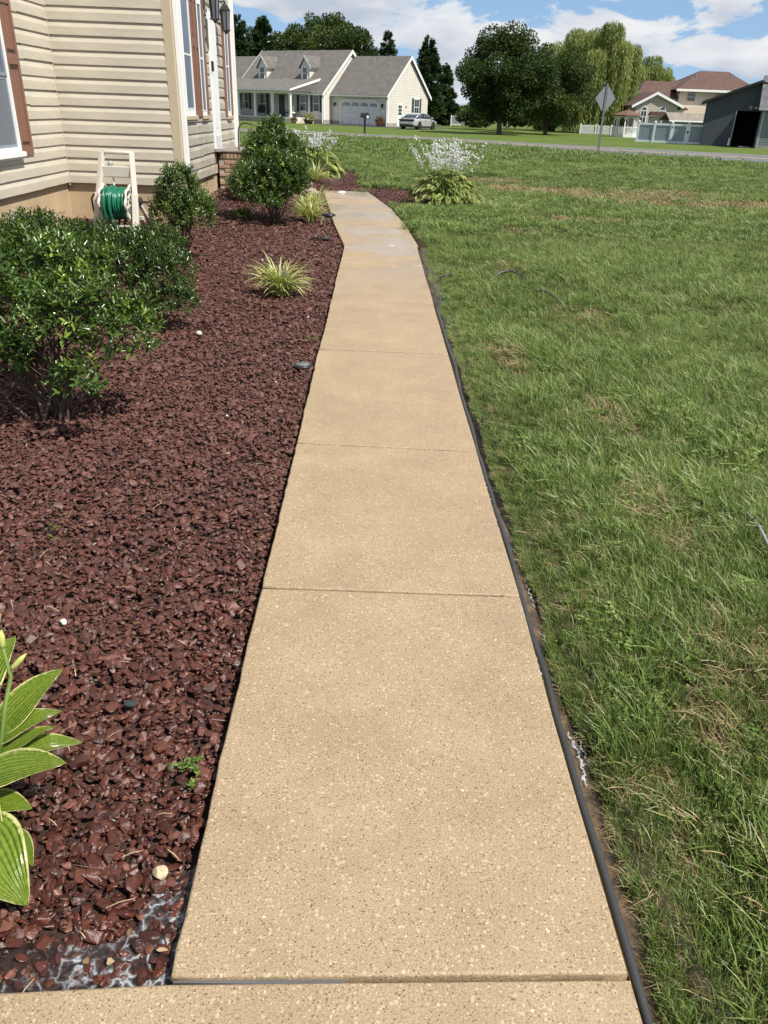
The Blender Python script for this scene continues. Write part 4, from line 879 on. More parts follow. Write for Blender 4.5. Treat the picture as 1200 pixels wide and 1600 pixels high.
# ---- strap-leaved clumps
lir_m = leafmat('striped_blade', [(.10, .17, .03), (.26, .31, .09), (.50, .49, .23), (.66, .63, .38)], .4, .25)
def strap_clump(name, label, loc, n, ln, wid, seed, spike=0, cat='grass plant', mat=None):
    r = np.random.default_rng(seed); t = thing(name, label, cat, loc); k = 7
    az = r.uniform(0, 6.28, n); L = ln*r.uniform(.6, 1.2, n); th0 = r.uniform(.05, .75, n); bend = r.uniform(.6, 1.9, n); b = r.normal(0, .03, (n, 2)); w = wid*r.uniform(.7, 1.2, n); rows = []; T = []
    d = np.zeros(n); z = np.zeros(n); ti = r.uniform(.5, .95, n)
    for j in range(k):
        s = j/(k-1)
        if j: th = th0+bend*(s-.07)**1.25; d = d+np.sin(th)*L/(k-1); z = z+np.cos(th)*L/(k-1)
        cx = b[:, 0]+np.cos(az)*d; cy = b[:, 1]+np.sin(az)*d; ww = w*(1-s**2.5*.93)*.5; sx, sy = -np.sin(az)*ww, np.cos(az)*ww
        rows.append(np.stack([np.c_[cx-sx, cy-sy, z+ww*.5], np.c_[cx, cy, z], np.c_[cx+sx, cy+sy, z+ww*.5]], 1)); T.append(np.stack([ti, ti*.45, ti], 1))
    V = np.stack(rows, 1); T = np.stack(T, 1); o = (np.arange(n)*3*k)[:, None]
    F = np.concatenate([o+np.array([[3*j+q, 3*j+q+1, 3*j+q+4, 3*j+q+3]]) for j in range(k-1) for q in (0, 1)])
    link('blades', npmesh('blades', V.reshape(-1, 3), F, True, {'tint': T.ravel()}), t, mat or lir_m)
    if spike:
        fl = MB()
        for i in range(spike):
            a = r.uniform(0, 6.28); q = (.05*math.cos(a), .05*math.sin(a)); h = ln*r.uniform(.5, .75)
            fl.tube([(q[0]*.3, q[1]*.3, 0), (q[0], q[1], h)], .003, 5).tube([(q[0], q[1], h*.6), (q[0]*1.1, q[1]*1.1, h*.85), (q[0]*1.15, q[1]*1.15, h*1.02)], [.006, .008, .003], 6)
        fl.build('flower_spike', M('faded_violet', (.17, .13, .16), .7, .3, 60.), t)
    return t
strap_clump('liriope', 'cream and green striped grass clump alone in the bed left of the walk', (-.89, 7.62, -.04), 190, .42, .021, 31, 5)
strap_clump('liriope', 'striped grass clump under the bushy shrub, nearest the path light', (-1.02, 13.0, -.03), 170, .50, .020, 32)
strap_clump('liriope', 'striped grass clump wedged between the bushy shrub and the edging stones', (-1.05, 14.3, -.02), 140, .48, .020, 33)
strap_clump('liriope', 'striped grass clump with faded spikes behind the black pot', (-1.40, 19.7, -.03), 130, .62, .022, 34, 5)

# ------------------------------------------------------------------ hostas
def hosta_material(name, mid, mid2, edge, rough, ew=.86):
    m, t, p, out = newmat(name); L = t.links.new
    au = nn(t, 'ShaderNodeAttribute', attribute_name='across'); al = nn(t, 'ShaderNodeAttribute', attribute_name='along')
    g = nn(t, 'ShaderNodeTexCoord'); n = nn(t, 'ShaderNodeTexNoise', i_Scale=26., i_Detail=5.); L(g.outputs['Object'], n.inputs['Vector'])
    ab = nn(t, 'ShaderNodeMath', operation='ABSOLUTE'); L(au.outputs['Fac'], ab.inputs[0])
    w = nn(t, 'ShaderNodeMath', operation='MULTIPLY_ADD', i_1=.30); L(n.outputs['Fac'], w.inputs[0]); L(ab.outputs[0], w.inputs[2])
    e = nn(t, 'ShaderNodeMapRange', i_From_Min=ew+.10, i_From_Max=ew+.19); L(w.outputs[0], e.inputs['Value'])
    bl = ramp(t, [(.3, mid), (.7, mid2)]); L(n.outputs['Fac'], bl.inputs[0])
    # veins run the length of the leaf: paler lines in furrows
    v = nn(t, 'ShaderNodeMath', operation='MULTIPLY', i_1=34.); L(ab.outputs[0], v.inputs[0]); sn = nn(t, 'ShaderNodeMath', operation='SINE'); L(v.outputs[0], sn.inputs[0])
    vr = ramp(t, [(.0, .84), (.6, 1.0), (1., 1.10)]); mr = nn(t, 'ShaderNodeMapRange', i_From_Min=-1., i_From_Max=1.); L(sn.outputs[0], mr.inputs['Value']); L(mr.outputs[0], vr.inputs[0])
    mu = nn(t, 'ShaderNodeMixRGB', blend_type='MULTIPLY', i_Fac=.8); L(bl.outputs[0], mu.inputs[1]); L(vr.outputs[0], mu.inputs[2])
    mx = nn(t, 'ShaderNodeMixRGB'); mx.inputs[2].default_value = (*edge, 1); L(e.outputs[0], mx.inputs[0]); L(mu.outputs[0], mx.inputs[1])
    # a few brown specks and tips
    n2 = nn(t, 'ShaderNodeTexNoise', i_Scale=60., i_Detail=3.); L(g.outputs['Object'], n2.inputs['Vector'])
    ba = nn(t, 'ShaderNodeMath', operation='MULTIPLY_ADD', i_1=.16); L(al.outputs['Fac'], ba.inputs[0]); L(n2.outputs['Fac'], ba.inputs[2])
    br = nn(t, 'ShaderNodeMapRange', i_From_Min=.76, i_From_Max=.83, i_To_Max=.8); L(ba.outputs[0], br.inputs['Value'])
    m3 = nn(t, 'ShaderNodeMixRGB'); m3.inputs[2].default_value = (.16, .07, .02, 1); L(br.outputs[0], m3.inputs[0]); L(mx.outputs[0], m3.inputs[1])
    L(m3.outputs[0], p.inputs['Base Color']); p.inputs['Roughness'].default_value = rough; p.inputs['Specular IOR Level'].default_value = .5
    b = nn(t, 'ShaderNodeBump', i_Strength=.55, i_Distance=.004); L(sn.outputs[0], b.inputs['Height']); L(b.outputs[0], p.inputs['Normal'])
    tr = nn(t, 'ShaderNodeBsdfTranslucent'); L(m3.outputs[0], tr.inputs[0]); ms = nn(t, 'ShaderNodeMixShader', i_Fac=.28); L(p.outputs[0], ms.inputs[1]); L(tr.outputs[0], ms.inputs[2]); L(ms.outputs[0], out.inputs[0])
    return m
hosta_near = hosta_material('hosta_leaf_near', (.105, .185, .018), (.215, .285, .030), (.55, .55, .22), .22, .90)
hosta_far = hosta_material('hosta_leaf_far', (.055, .105, .018), (.14, .21, .030), (.52, .53, .17), .38, .70)
def hosta_leaf_mesh(seed, L=1., Wd=.5, arch=.6, cup=.12, nx=6, ny=9, pet=.28):
    """leaf along +x from a stalk: along and across attributes for margin and veins"""
    r = np.random.default_rng(seed); V = []; A = []; B = []; ph = r.uniform(0, 6.28)
    for j in range(ny+1):
        s = j/ny; ang = .55-arch*1.9*s; x = L*(s-.10*arch*s*s); z = L*(.42*s-arch*.82*s*s)
        w = Wd*.5*(np.sin(np.pi*min(1, s*.94+.05)**.72)**.85)*(1-.25*s)+.004*L
        if j == ny: w = .002*L
        for i in range(nx+1):
            u = -1+2*i/nx
            V.append((x, w*u, z+cup*w*2*u*u+.012*L*math.sin(ph+9*s+3*u)*abs(u))); A.append(u); B.append(s)
    F = [(j*(nx+1)+i, j*(nx+1)+i+1, (j+1)*(nx+1)+i+1, (j+1)*(nx+1)+i) for j in range(ny) for i in range(nx)]
    return npmesh('leaf', V, np.array(F), True, {'across': A, 'along': B})
stalk_m = M('hosta_stalk', (.20, .30, .07), .4, .12, 10.)
petal_m = leafmat('white_petal', [(.74, .73, .75), (.88, .88, .88)], .5, .4, through=(1, 1, 1))
def frame_mat(base, tip, roll, width):
    """matrix that lays a unit leaf from base to tip"""
    b, t = Vector(base), Vector(tip); d = t-b; l = d.length
    x = d.normalized(); y = Vector((0, 0, 1)).cross(x)
    y = y.normalized() if y.length > 1e-3 else Vector((0, 1, 0)); z = x.cross(y)
    m = Matrix((x, y, z)).transposed().to_4x4(); m = m @ Matrix.Rotation(roll, 4, 'X') @ Matrix.Diagonal((l, l*width/.5, l, 1))
    m.translation = b; return m
def hosta_near_plant():
    o = (-.98, 1.40, -.05); t = thing('hosta', 'large wet hosta with yellow green cream edged leaves at the lower left', 'hosta', o)
    O = Vector(o); vm = [hosta_leaf_mesh(50+i, 1., .5, (.30, .42, .36, .5)[i], .10, 8, 12) for i in range(4)]
    for m in vm: m.materials.append(hosta_near)
    spec = [  # blade start, tip, roll, width
        ((-.95, 1.53, .12), (-.795, 1.66, .21), .25, .42), ((-.95, 1.50, .11), (-.785, 1.57, .15), .1, .40), ((-.93, 1.46, .09), (-.79, 1.53, .12), -.15, .40),
        ((-.90, 1.48, .08), (-.735, 1.545, .07), .1, .36), ((-.94, 1.38, .10), (-.705, 1.385, .125), .1, .46), ((-.93, 1.33, .12), (-.785, 1.185, .05), .55, .50),
        ((-.84, 1.29, .03), (-.745, 1.18, .02), -.3, .34), ((-.88, 1.245, .11), (-.715, 1.095, .015), .35, .58), ((-.93, 1.36, .05), (-.80, 1.34, .03), .1, .5),
        ((-1.03, 1.56, .16), (-.99, 1.80, .22), .0, .45), ((-1.04, 1.42, .15), (-1.30, 1.50, .15), .0, .45), ((-1.04, 1.34, .14), (-1.25, 1.18, .10), .2, .45), ((-1.0, 1.30, .13), (-1.02, 1.06, .06), .1, .5), ((-.99, 1.47, .18), (-.90, 1.53, .28), .3, .5)]
    st = MB()
    for i, (a, b, ro, w) in enumerate(spec):
        l = link('leaf', vm[i % 4], t); l.matrix_local = Matrix.Translation(-O) @ frame_mat(a, b, ro, w*1.16)
        A = Vector(a)-O; st.tube([(random.gauss(0, .02), random.gauss(0, .02), 0), A*.55+Vector((0, 0, .03)), A+Vector((0, 0, .002)), A+(Vector(b)-Vector(a))*.12], [.007, .006, .005, .003], 6)
    st.build('stalks', stalk_m, t, smooth=True)
    sc = [Vector(p)-O for p in ((-.955, 1.46, -.02), (-.905, 1.50, .22), (-.868, 1.50, .33), (-.872, 1.50, .43), (-.885, 1.50, .53), (-.90, 1.50, .60))]
    f = MB().tube(sc, [.007, .006, .005, .0045, .004, .003], 7).build('flower_stalk', stalk_m, t, smooth=True)
    bd = MB()
    for i, (p, d) in enumerate(((sc[2]+Vector((0, 0, .015)), (.05, 0, .055)), (sc[3]-Vector((0, 0, .02)), (.008, 0, .06)), (sc[3]+Vector((0, 0, .05)), (.012, 0, .05)), (sc[4], (-.004, 0, .055)), (sc[5], (.008, 0, .045)), (sc[5], (-.012, .004, .04)))):
        d = Vector(d); bd.tube([p, p+d*.3, p+d*.7, p+d], [.003, .0075, .007, .001], 7)
    bd.build('bud', M('hosta_bud', (.45, .50, .14), .4, .1), f, smooth=True)
hosta_near_plant()
hl = [hosta_leaf_mesh(70+i, 1., .55, .30+.06*i, .10, 4, 6) for i in range(5)]
for m in hl: m.materials.append(hosta_far)
def blossoms(r, h0, h1, lean, n):
    P = []; D = []
    for i in range(n):
        s = r.random() ** .8; z = h0+(h1-h0)*s; a = r.uniform(0, 6.28)
        P.append((lean[0]*z, lean[1]*z, z)); D.append((math.cos(a), math.sin(a), r.uniform(-.9, .3)))
    P = np.array(P); D = unit(np.array(D)); Vs = []; Fs = []; T = []; o = 0
    for k in range(5):     # petals of each trumpet
        d = unit(D+r.normal(size=D.shape)*.32); V, F = leaves(P+D*.012, d, r.uniform(.034, .052, n), .014, .2)
        Vs.append(V); Fs.append(F+o); o += len(V); T.append(np.repeat(r.uniform(.2, 1, n), 6))
    return npmesh('blossoms', np.concatenate(Vs), np.concatenate(Fs), False, {'tint': np.concatenate(T)})
def hosta_clump(label, loc, R, Hh, nleaf, nst, hst, seed, ll=.24):
    r = np.random.default_rng(seed); t = thing('hosta', label, 'hosta', loc)
    for i in range(nleaf):
        a = r.uniform(0, 6.28); q = r.random() ** .6; rr = R*q*.86; z = Hh*(1-q**2.2)+.05+r.uniform(-.04, .06)
        b = Vector((rr*math.cos(a)*.8, rr*math.sin(a)*.8, z)); l = ll*r.uniform(.75, 1.2); a2 = a+r.normal(0, .35)
        tip = b+Vector((math.cos(a2)*l, math.sin(a2)*l, -l*(.05+.65*q)))
        o = link('leaf', hl[r.integers(0, 5)], t); o.matrix_local = frame_mat(b, tip, r.normal(0, .35), r.uniform(.42, .6))
    st = MB()
    for i in range(nleaf//2):
        a = r.uniform(0, 6.28); q = r.random(); st.tube([(.06*math.cos(a), .06*math.sin(a), 0), (R*.5*q*math.cos(a), R*.5*q*math.sin(a), Hh*.6), (R*.75*q*math.cos(a), R*.75*q*math.sin(a), Hh*(1-q*q)+.03)], [.006, .005, .004], 4)
    st.build('stalks', stalk_m, t)
    for i in range(nst):
        a = r.uniform(0, 6.28); q = r.uniform(.1, 1); h = hst*r.uniform(.80, 1.05); ln = (.62*R/h*q*math.cos(a)*1.25, .62*R/h*q*math.sin(a)*1.25)
        s = MB().tube([(0, 0, .05), (ln[0]*h*.4, ln[1]*h*.4, h*.45), (ln[0]*h, ln[1]*h, h)], [.006, .005, .002], 5).build('flower_stalk', stalk_m, t)
        link('blossoms', blossoms(r, h*.62, h, ln, 17), s, petal_m)
    return t
hosta_clump('round hosta mound topped with white flower spikes in the island bed on the lawn', (1.40, 16.45, -.05), 1.0, .52, 320, 44, 1.16, 81, .165)
hosta_clump('hosta clump with white flower spikes behind the striped grass at left', (-1.55, 22.3, -.05), .80, .62, 120, 22, 1.12, 82, .27)
hosta_clump('pale hosta clump partly hidden behind the tall dark shrub', (-2.25, 24.3, -.05), .7, .55, 60, 12, 1.15, 83, .27)

# ------------------------------------------------------------------ small things along the bed
def edging():
    t = thing('stone_edging', 'row of tan edging stones beside the far end of the walk', 'edging', (-1.25, 17.4, -.05))
    ms = [M('edging_stone_%d' % i, c, .85, .15, 14., .5, 50.) for i, c in enumerate([(.30, .235, .18), (.26, .20, .155), (.34, .275, .215)])]
    for i, (x, y, rz, w) in enumerate(((-1.27, 17.15, .14, .28), (-1.33, 17.42, .2, .3), (-1.41, 17.78, .25, .32), (-1.52, 18.12, .4, .3), (-1.66, 18.4, .6, .3))):
        for k in range(2 if i > 2 else 1):
            MB().box(-.13, .13, -w/2, w/2, -.05, .05).build('stone', ms[(i+k) % 3], t, bevel=.014, seg=2, loc=(x+1.25, y-17.4, .045+k*.103), rot=(random.gauss(0, .02), random.gauss(0, .02), rz+random.gauss(0, .04)))
edging()
def pot():
    t = thing('flower_pot', 'black plastic pot of dried leaves behind the edging stones', 'flower pot', (-1.62, 16.75, -.05))
    MB().lathe([(.12, 0), (.165, .24), (.175, .24), (.178, .275), (.16, .278), (.155, .22), (.02, .20)], (0, 0, .06), 20).build('pot', M('black_plastic', (.015, .015, .016), .45, .1), t, smooth=True)
    r = np.random.default_rng(5); n = 70; a = r.uniform(0, 6.28, n); P = np.c_[.09*np.cos(a), .09*np.sin(a), np.full(n, .29)]; D = np.c_[np.cos(a), np.sin(a), r.uniform(.1, .9, n)]
    V, F = leaves(P, D, r.uniform(.10, .22, n), .03, .1); link('dead_leaves', npmesh('dead_leaves', V, F, False, {'tint': np.repeat(r.random(n), 6)}), t, leafmat('dead_leaf', [(.20, .13, .07), (.40, .31, .20)], .8, .1))
pot()
def path_light():
    t = thing('path_light', 'tilted solar path light with a silver and black stake beside the walk', 'path light', (-.78, 11.12, -.04))
    d = Vector((.09, 0, .36)); 
    MB().tube([(0, 0, -.02), d*.22], .010, 8).build('stake', black_m, t)
    MB().tube([d*.22, d*.48], .012, 8).build('tube', M('steel', (.62, .62, .62), .22, .05, metal=.9), t)
    MB().tube([d*.48, d*.60], .013, 8).build('joint', black_m, t)
    MB().tube([d*.60, d*.95], .012, 8).build('tube', MATS['steel'], t)
    MB().lathe([(.02, -.03), (.085, -.012), (.088, .008), (.06, .022), (.0, .026)], (.17, 0, .345), 16).build('lamp_cap', black_m, t, smooth=True)
    MB().bar((.07, 0, .345), (.12, 0, .35), .035, .03).build('neck', black_m, t)
    MB().lathe([(.03, 0), (.07, .004), (.072, .016), (.04, .022)], (.13, .06, .02), 12).build('fallen_ring', black_m, t)
path_light()
def disc():
    t = thing('ground_light', 'flat round solar light sunk in the bed edge halfway along the walk', 'ground light', (-.475, 5.27, -.035))
    MB().lathe([(.055, 0), (.066, .012), (.066, .024), (.060, .030), (.05, .031)], n=20).build('housing', black_m, t, smooth=True)
    MB().lathe([(.05, .031), (.048, .034), (.0, .036)], n=20).build('lens', M('dull_lens', (.13, .135, .13), .25, .1), t, smooth=True)
disc()
def stone(name, label, loc, s, col, seed, cat='stone'):
    r = np.random.default_rng(seed); bm = bmesh.new()
    bmesh.ops.create_icosphere(bm, subdivisions=3, radius=.5); k = rdir(5, r); kk = r.uniform(.25, .42, 5)
    for v in bm.verts:
        for d, h in zip(k, kk):
            q = v.co.dot(Vector(d))
            if q > h: v.co -= Vector(d)*(q-h)*.85
        v.co = Vector((v.co.x*s[0], v.co.y*s[1], v.co.z*s[2]))
    me = bpy.data.meshes.new(name); bm.to_mesh(me); bm.free()
    tag(link(name, me, mat=M('stone_%d' % seed, col, .8, .25, 60., .6, 150.), loc=loc, rot=(.2, .1, seed)), label, cat)
stone('stone', 'cream pitted stone on the wet chips beside the foam', (-.467, 1.215, -.012), (.042, .040, .034), (.55, .44, .27), 1)
stone('pebble', 'small white pebble lying alone in the chips above the hosta', (-1.045, 2.20, -.018), (.032, .026, .020), (.66, .64, .60), 2, 'pebble')
stone('stone', 'black stone chip between the hosta and the walk', (-.70, 1.80, -.022), (.05, .032, .022), (.03, .032, .036), 3)
stone('stone', 'dark slate chip near the hosta flower stalk', (-1.00, 1.86, -.022), (.05, .04, .02), (.035, .036, .038), 4)
stone('pebble', 'pale pebble at the foot of the low spreading shrub', (-1.36, 6.05, -.016), (.05, .045, .04), (.55, .47, .36), 6, 'pebble')
for i, (x, y) in enumerate(((-.83, 4.25), (-.62, 4.9), (-.55, 6.7), (-.9, 8.9), (-1.3, 9.4), (-.7, 9.8))):
    r = np.random.default_rng(60+i); s = .010+.010*r.random()
    o = MB().lathe([(s*.4, -s*.3), (s*.6, 0), (s*.4, s*.3)], n=6).build('white_chip', M('white_chip_stone', (.62, .56, .50), .8, .2) if i == 0 else MATS['white_chip_stone'], loc=(x, y, -.018), rot=(r.normal(0, .4), r.normal(0, .4), r.uniform(0, 6)))
    tag(o, 'white stone chip scattered among the red chips', 'stone chip', 'white chips scattered among the red stone')
def weed(label, loc, n, seed):
    r = np.random.default_rng(seed); t = thing('weed', label, 'weed', loc); c = []
    P = []; D = []
    for i in range(n):
        x, y = r.normal(0, .028), r.normal(0, .035)
        for k in range(7):
            a = k*.9+r.uniform(0, .5); P.append((x, y, .012+r.uniform(0, .012))); D.append((math.cos(a), math.sin(a), .35))
    P = np.array(P); V, F = leaves(P, np.array(D), r.uniform(.010, .018, len(P)), .006, .15)
    link('foliage', npmesh('foliage', V, F, False, {'tint': np.repeat(r.uniform(.5, .9, len(P)), 6)}), t, MATS['shrub_leaf'])
weed('small green weed with feathery leaves against the walk near the puddle', (-.452, 1.545, -.03), 14, 1)
weed('small green weed in the bed edge beyond the round ground light', (-.45, 5.97, -.03), 8, 2)
weed('tiny green weed in the chips left of the nearest walk joint', (-1.33, 2.85, -.03), 5, 3)
o = MB().add([(0, 0, 0), (.16, -.01, .002), (.17, .10, .012), (.09, .12, .03), (.01, .10, .004)], [(0, 1, 2, 3, 4)]).build('paper_scrap', trim_w, loc=(-.78, 17.55, .006)); tag(o, 'white scrap of paper at the far end of the walk', 'paper')

# ------------------------------------------------------------------ far house with porch and garage
UX, UY = .81, -.5864; FH_RZ = math.atan2(UY, UX)
shingle_m = None
def shingles(name, lo, hi, sc=3.2):
    m, t, p, out = newmat(name); L = t.links.new
    tc = nn(t, 'ShaderNodeTexCoord'); n = nn(t, 'ShaderNodeTexNoise', i_Scale=1.6, i_Detail=7., i_Roughness=.7); L(tc.outputs['Object'], n.inputs['Vector'])
    b = nn(t, 'ShaderNodeTexBrick', i_Scale=sc); mp = nn(t, 'ShaderNodeMapping'); L(tc.outputs['Object'], mp.inputs[0]); mp.inputs['Rotation'].default_value = (math.radians(90), 0, 0); L(mp.outputs[0], b.inputs['Vector'])
    b.inputs['Color1'].default_value = (.78, .78, .78, 1); b.inputs['Color2'].default_value = (1.15, 1.15, 1.15, 1); b.inputs['Mortar'].default_value = (.6, .6, .6, 1); b.inputs['Mortar Size'].default_value = .025
    r = ramp(t, [(.3, lo), (.7, hi)]); L(n.outputs['Fac'], r.inputs[0])
    mu = nn(t, 'ShaderNodeMixRGB', blend_type='MULTIPLY', i_Fac=.8); L(r.outputs[0], mu.inputs[1]); L(b.outputs['Color'], mu.inputs[2]); L(mu.outputs[0], p.inputs['Base Color']); p.inputs['Roughness'].default_value = .9
    return m
def lap(name, col, pitch=.15, var=.04):
    """siding too far off to tell its boards apart: fine horizontal relief"""
    m, t, p, out = newmat(name); L = t.links.new
    tc = nn(t, 'ShaderNodeTexCoord'); s = nn(t, 'ShaderNodeSeparateXYZ'); L(tc.outputs['Object'], s.inputs[0])
    d = nn(t, 'ShaderNodeMath', operation='DIVIDE', i_1=pitch); L(s.outputs['Z'], d.inputs[0]); f = nn(t, 'ShaderNodeMath', operation='FRACT'); L(d.outputs[0], f.inputs[0])
    r = ramp(t, [(0, .0), (.12, .75), (1, 1.)]); L(f.outputs[0], r.inputs[0])
    b = nn(t, 'ShaderNodeBump', i_Strength=.9, i_Distance=.03); L(r.outputs[0], b.inputs['Height']); L(b.outputs[0], p.inputs['Normal'])
    n = nn(t, 'ShaderNodeTexNoise', i_Scale=.8, i_Detail=4.); L(tc.outputs['Object'], n.inputs['Vector']); c = ramp(t, [(.3, tuple(x*(1-var) for x in col)), (.7, tuple(min(1, x*(1+var)) for x in col))]); L(n.outputs['Fac'], c.inputs[0]); L(c.outputs[0], p.inputs['Base Color'])
    p.inputs['Roughness'].default_value = .55
    return m
roof_g = shingles('grey_brown_shingles', (.105, .097, .085), (.165, .152, .135))
lap_c = lap('far_cream_siding', (.66, .63, .54)); green_s = M('green_shutter', (.030, .055, .048), .6, .1); glass_f = glass_mat('far_glass', (.035, .045, .055), .06)
stone_f = M('stone_veneer', (.34, .30, .25), .9, .35, 3.5, .5, 12.)
fh = thing('house', 'cream ranch house with dormers, front porch and attached garage across the road', 'house', (1.135, 89.64, -.04), FH_RZ)
def part(mb, name, mat, parent, **kw): return mb.build(name, mat, parent, **kw)
def win_y(par, x0, x1, y, z0, z1, frame=trim_w, glass=None, fr=.07, bars=1, arch=False):
    """window in a wall that faces -y (local)"""
    w = MB().box(x0, x0+fr, y-.06, y+.02, z0, z1).box(x1-fr, x1, y-.06, y+.02, z0, z1).box(x0+fr, x1-fr, y-.058, y+.02, z0, z0+fr).box(x0+fr, x1-fr, y-.058, y+.02, z1-fr, z1)
    zm = (z0+z1)/2
    if bars: w.box(x0+fr, x1-fr, y-.05, y+.02, zm-.03, zm+.03)
    if arch:
        xm, rr = (x0+x1)/2, (x1-x0)/2
        w.prism([(xm+rr*math.cos(a), z1+.03+rr*math.sin(a)) for a in np.linspace(0, math.pi, 13)]+[(xm+(rr-fr)*math.cos(a), z1+.03+(rr-fr)*math.sin(a)) for a in np.linspace(math.pi, 0, 13)], 'y', y-.06, y+.02)
        w.box(xm-.02, xm+.02, y-.05, y+.02, z0, z1)
    f = w.build('window', frame, par)
    g = MB().box(x0+fr, x1-fr, y-.03, y-.005, z0+fr, z1-fr)
    if arch: g.prism([(xm+(rr-fr)*math.cos(a), z1+.04+(rr-fr)*math.sin(a)) for a in np.linspace(0, math.pi, 13)], 'y', y-.03, y-.005)
    g.build('pane', glass or glass_f, f); return f
def gable_roof(par, x0, x1, yf, yb, ze, zr, mat, t=.16, oh=.35, name='roof', trim=True):
    """ridge along x; eaves at yf and yb (wall lines)"""
    ym = (yf+yb)/2; s = (zr-ze)/(ym-yf); a, b = yf-oh, yb+oh; za = ze-oh*s
    r = MB().prism([(a, za), (ym, zr), (b, za), (b, za+t), (ym, zr+t*1.25), (a, za+t)], 'x', x0, x1).build(name, mat, par)
    if trim:
        for xx in (x0-.03, x1+.003):
            MB().prism([(a-.03, za-.10), (ym, zr-.12), (b+.03, za-.10), (b+.03, za+t+.02), (ym, zr+t*1.25+.02), (a-.03, za+t+.02)], 'x', xx, xx+.027).build('rake_board', trim_w, r)
        MB().box(x0, x1, a-.10, a-.002, za-.02, za+.12).build('gutter', trim_w, r)
    return r
def far_house():
    # garage wing: x -7.4..0, y 0..7.6
    pent = lambda y0, y1, ze, zr: [(y0, 0), (y1, 0), (y1, ze), ((y0+y1)/2, zr), (y0, ze)]
    MB().prism(pent(0, 7.6, 2.98, 6.35), 'x', -7.4, 0).build('garage_wall', lap_c, fh)
    gable_roof(fh, -7.9, .22, 0, 7.6, 3.05, 6.45, roof_g)
    MB().prism(pent(-1.4, 8.0, 2.98, 6.95), 'x', -20.4, -7.4).build('wall', lap_c, fh)
    gable_roof(fh, -20.5, -7.18, -1.4, 8.0, 3.05, 7.0, roof_g)
    MB().prism(pent(-1.0, 7.4, 2.9, 6.4), 'x', -31, -20.42).build('wing_wall', lap_c, fh)
    gable_roof(fh, -31.3, -20.52, -1.0, 7.4, 2.95, 6.45, roof_g)
    MB().box(-7.38, .012, -.03, 7.62, -.2, .38).box(-31, -7.385, -1.43, 8, -.2, .42).build('foundation', M('block_grey', (.30, .27, .23), .9, .15, 2.), fh)
    MB().box(-.14, .03, -.035, .14, .38, 2.95).build('corner_board', trim_w, fh); MB().box(-7.55, -7.37, -1.44, -1.26, .42, 2.95).build('corner_board', trim_w, fh)
    MB().box(-.12, -.03, -.14, -.05, .05, 2.9).build('downspout', trim_w, fh); MB().box(-7.54, -7.44, -1.56, -1.46, .05, 2.9).build('downspout', trim_w, fh)
    # garage door with clipped corners and four lights
    gd = MB().prism([(-6.05, .02), (-1.2, .02), (-1.2, 1.95), (-1.55, 2.28), (-5.7, 2.28), (-6.05, 1.95)], 'y', -.02, .02).build('garage_door', M('door_white', (.62, .62, .62), .5, .03), fh)
    tr = [(-6.23, .0), (-6.05, .0), (-6.05, 1.95), (-5.7, 2.28), (-1.55, 2.28), (-1.2, 1.95), (-1.2, 0), (-1.02, 0), (-1.02, 2.02), (-1.48, 2.46), (-5.77, 2.46), (-6.23, 2.02)]
    MB().prism(tr, 'y', -.09, .02).build('door_casing', trim_w, gd)
    for k in range(4):
        z = .05+k*.555
        for i in range(4):
            x = -5.95+i*1.19
            if k < 3: MB().box(x, x+1.1, -.045, -.021, z+.05, z+.50).build('panel', MATS['door_white'], gd, bevel=.012)
            else:
                MB().prism([(x+.08, 1.86), (x+1.02, 1.86), (x+1.02, 2.02), (x+.78, 2.13), (x+.32, 2.13), (x+.08, 2.02)], 'y', -.035, -.021).build('pane', glass_f, gd)
                m = MB()
                for q in range(1, 4): m.box(x+.08+q*.235-.012, x+.08+q*.235+.012, -.045, -.0355, 1.86, 2.10)
                m.box(x+.08, x+1.02, -.046, -.0365, 1.97, 1.99).build('muntin', trim_w, gd)
    for x in (-6.9, -.62):
        l = MB().box(x-.05, x+.05, -.06, -.02, 1.95, 2.15).build('lantern', black_m, fh); MB().lathe([(.02, .34), (.12, .24), (.09, 0), (.03, -.06)], (x, -.17, 1.8), 8).build('cage', black_m, l)
    for k in range(4): MB().box(-.95, -.30, -.035, -.021, .55+k*.26, .62+k*.26).build('trellis_slat', trim_w, fh)
    # gable side (faces +x): door with nine lights, plaque, window with shutters
    d = MB().box(-.02, .03, 1.75, 2.70, .10, 2.20).build('side_door', trim_w, fh)
    for k in range(3):
        for i in range(2): MB().box(.031, .04, 1.90+i*.34, 2.20+i*.34, 1.15+k*.32, 1.42+k*.32).build('pane', glass_f, d)
    MB().lathe([(.0, .02), (.10, .03), (.0, .05)], (.02, 3.35, 1.95), 10, 'x').build('wall_lamp', M('bronze', (.10, .08, .06), .5), fh)
    w = MB()
    y0, y1, z0, z1 = 4.85, 5.85, 1.15, 2.75
    w.box(-.02, .06, y0, y0+.08, z0, z1).box(-.02, .06, y1-.08, y1, z0, z1).box(-.02, .058, y0+.08, y1-.08, z0, z0+.08).box(-.02, .058, y0+.08, y1-.08, z1-.08, z1).box(-.02, .05, y0+.08, y1-.08, 1.92, 1.98).box(-.02, .048, 5.335, 5.365, z0, z1)
    w = w.build('window', trim_w, fh); MB().box(.005, .03, y0+.08, y1-.08, z0+.08, z1-.08).build('pane', glass_f, w)
    for a in (4.46, 5.88): MB().box(-.02, .05, a, a+.36, 1.12, 2.78).build('shutter', green_s, fh)
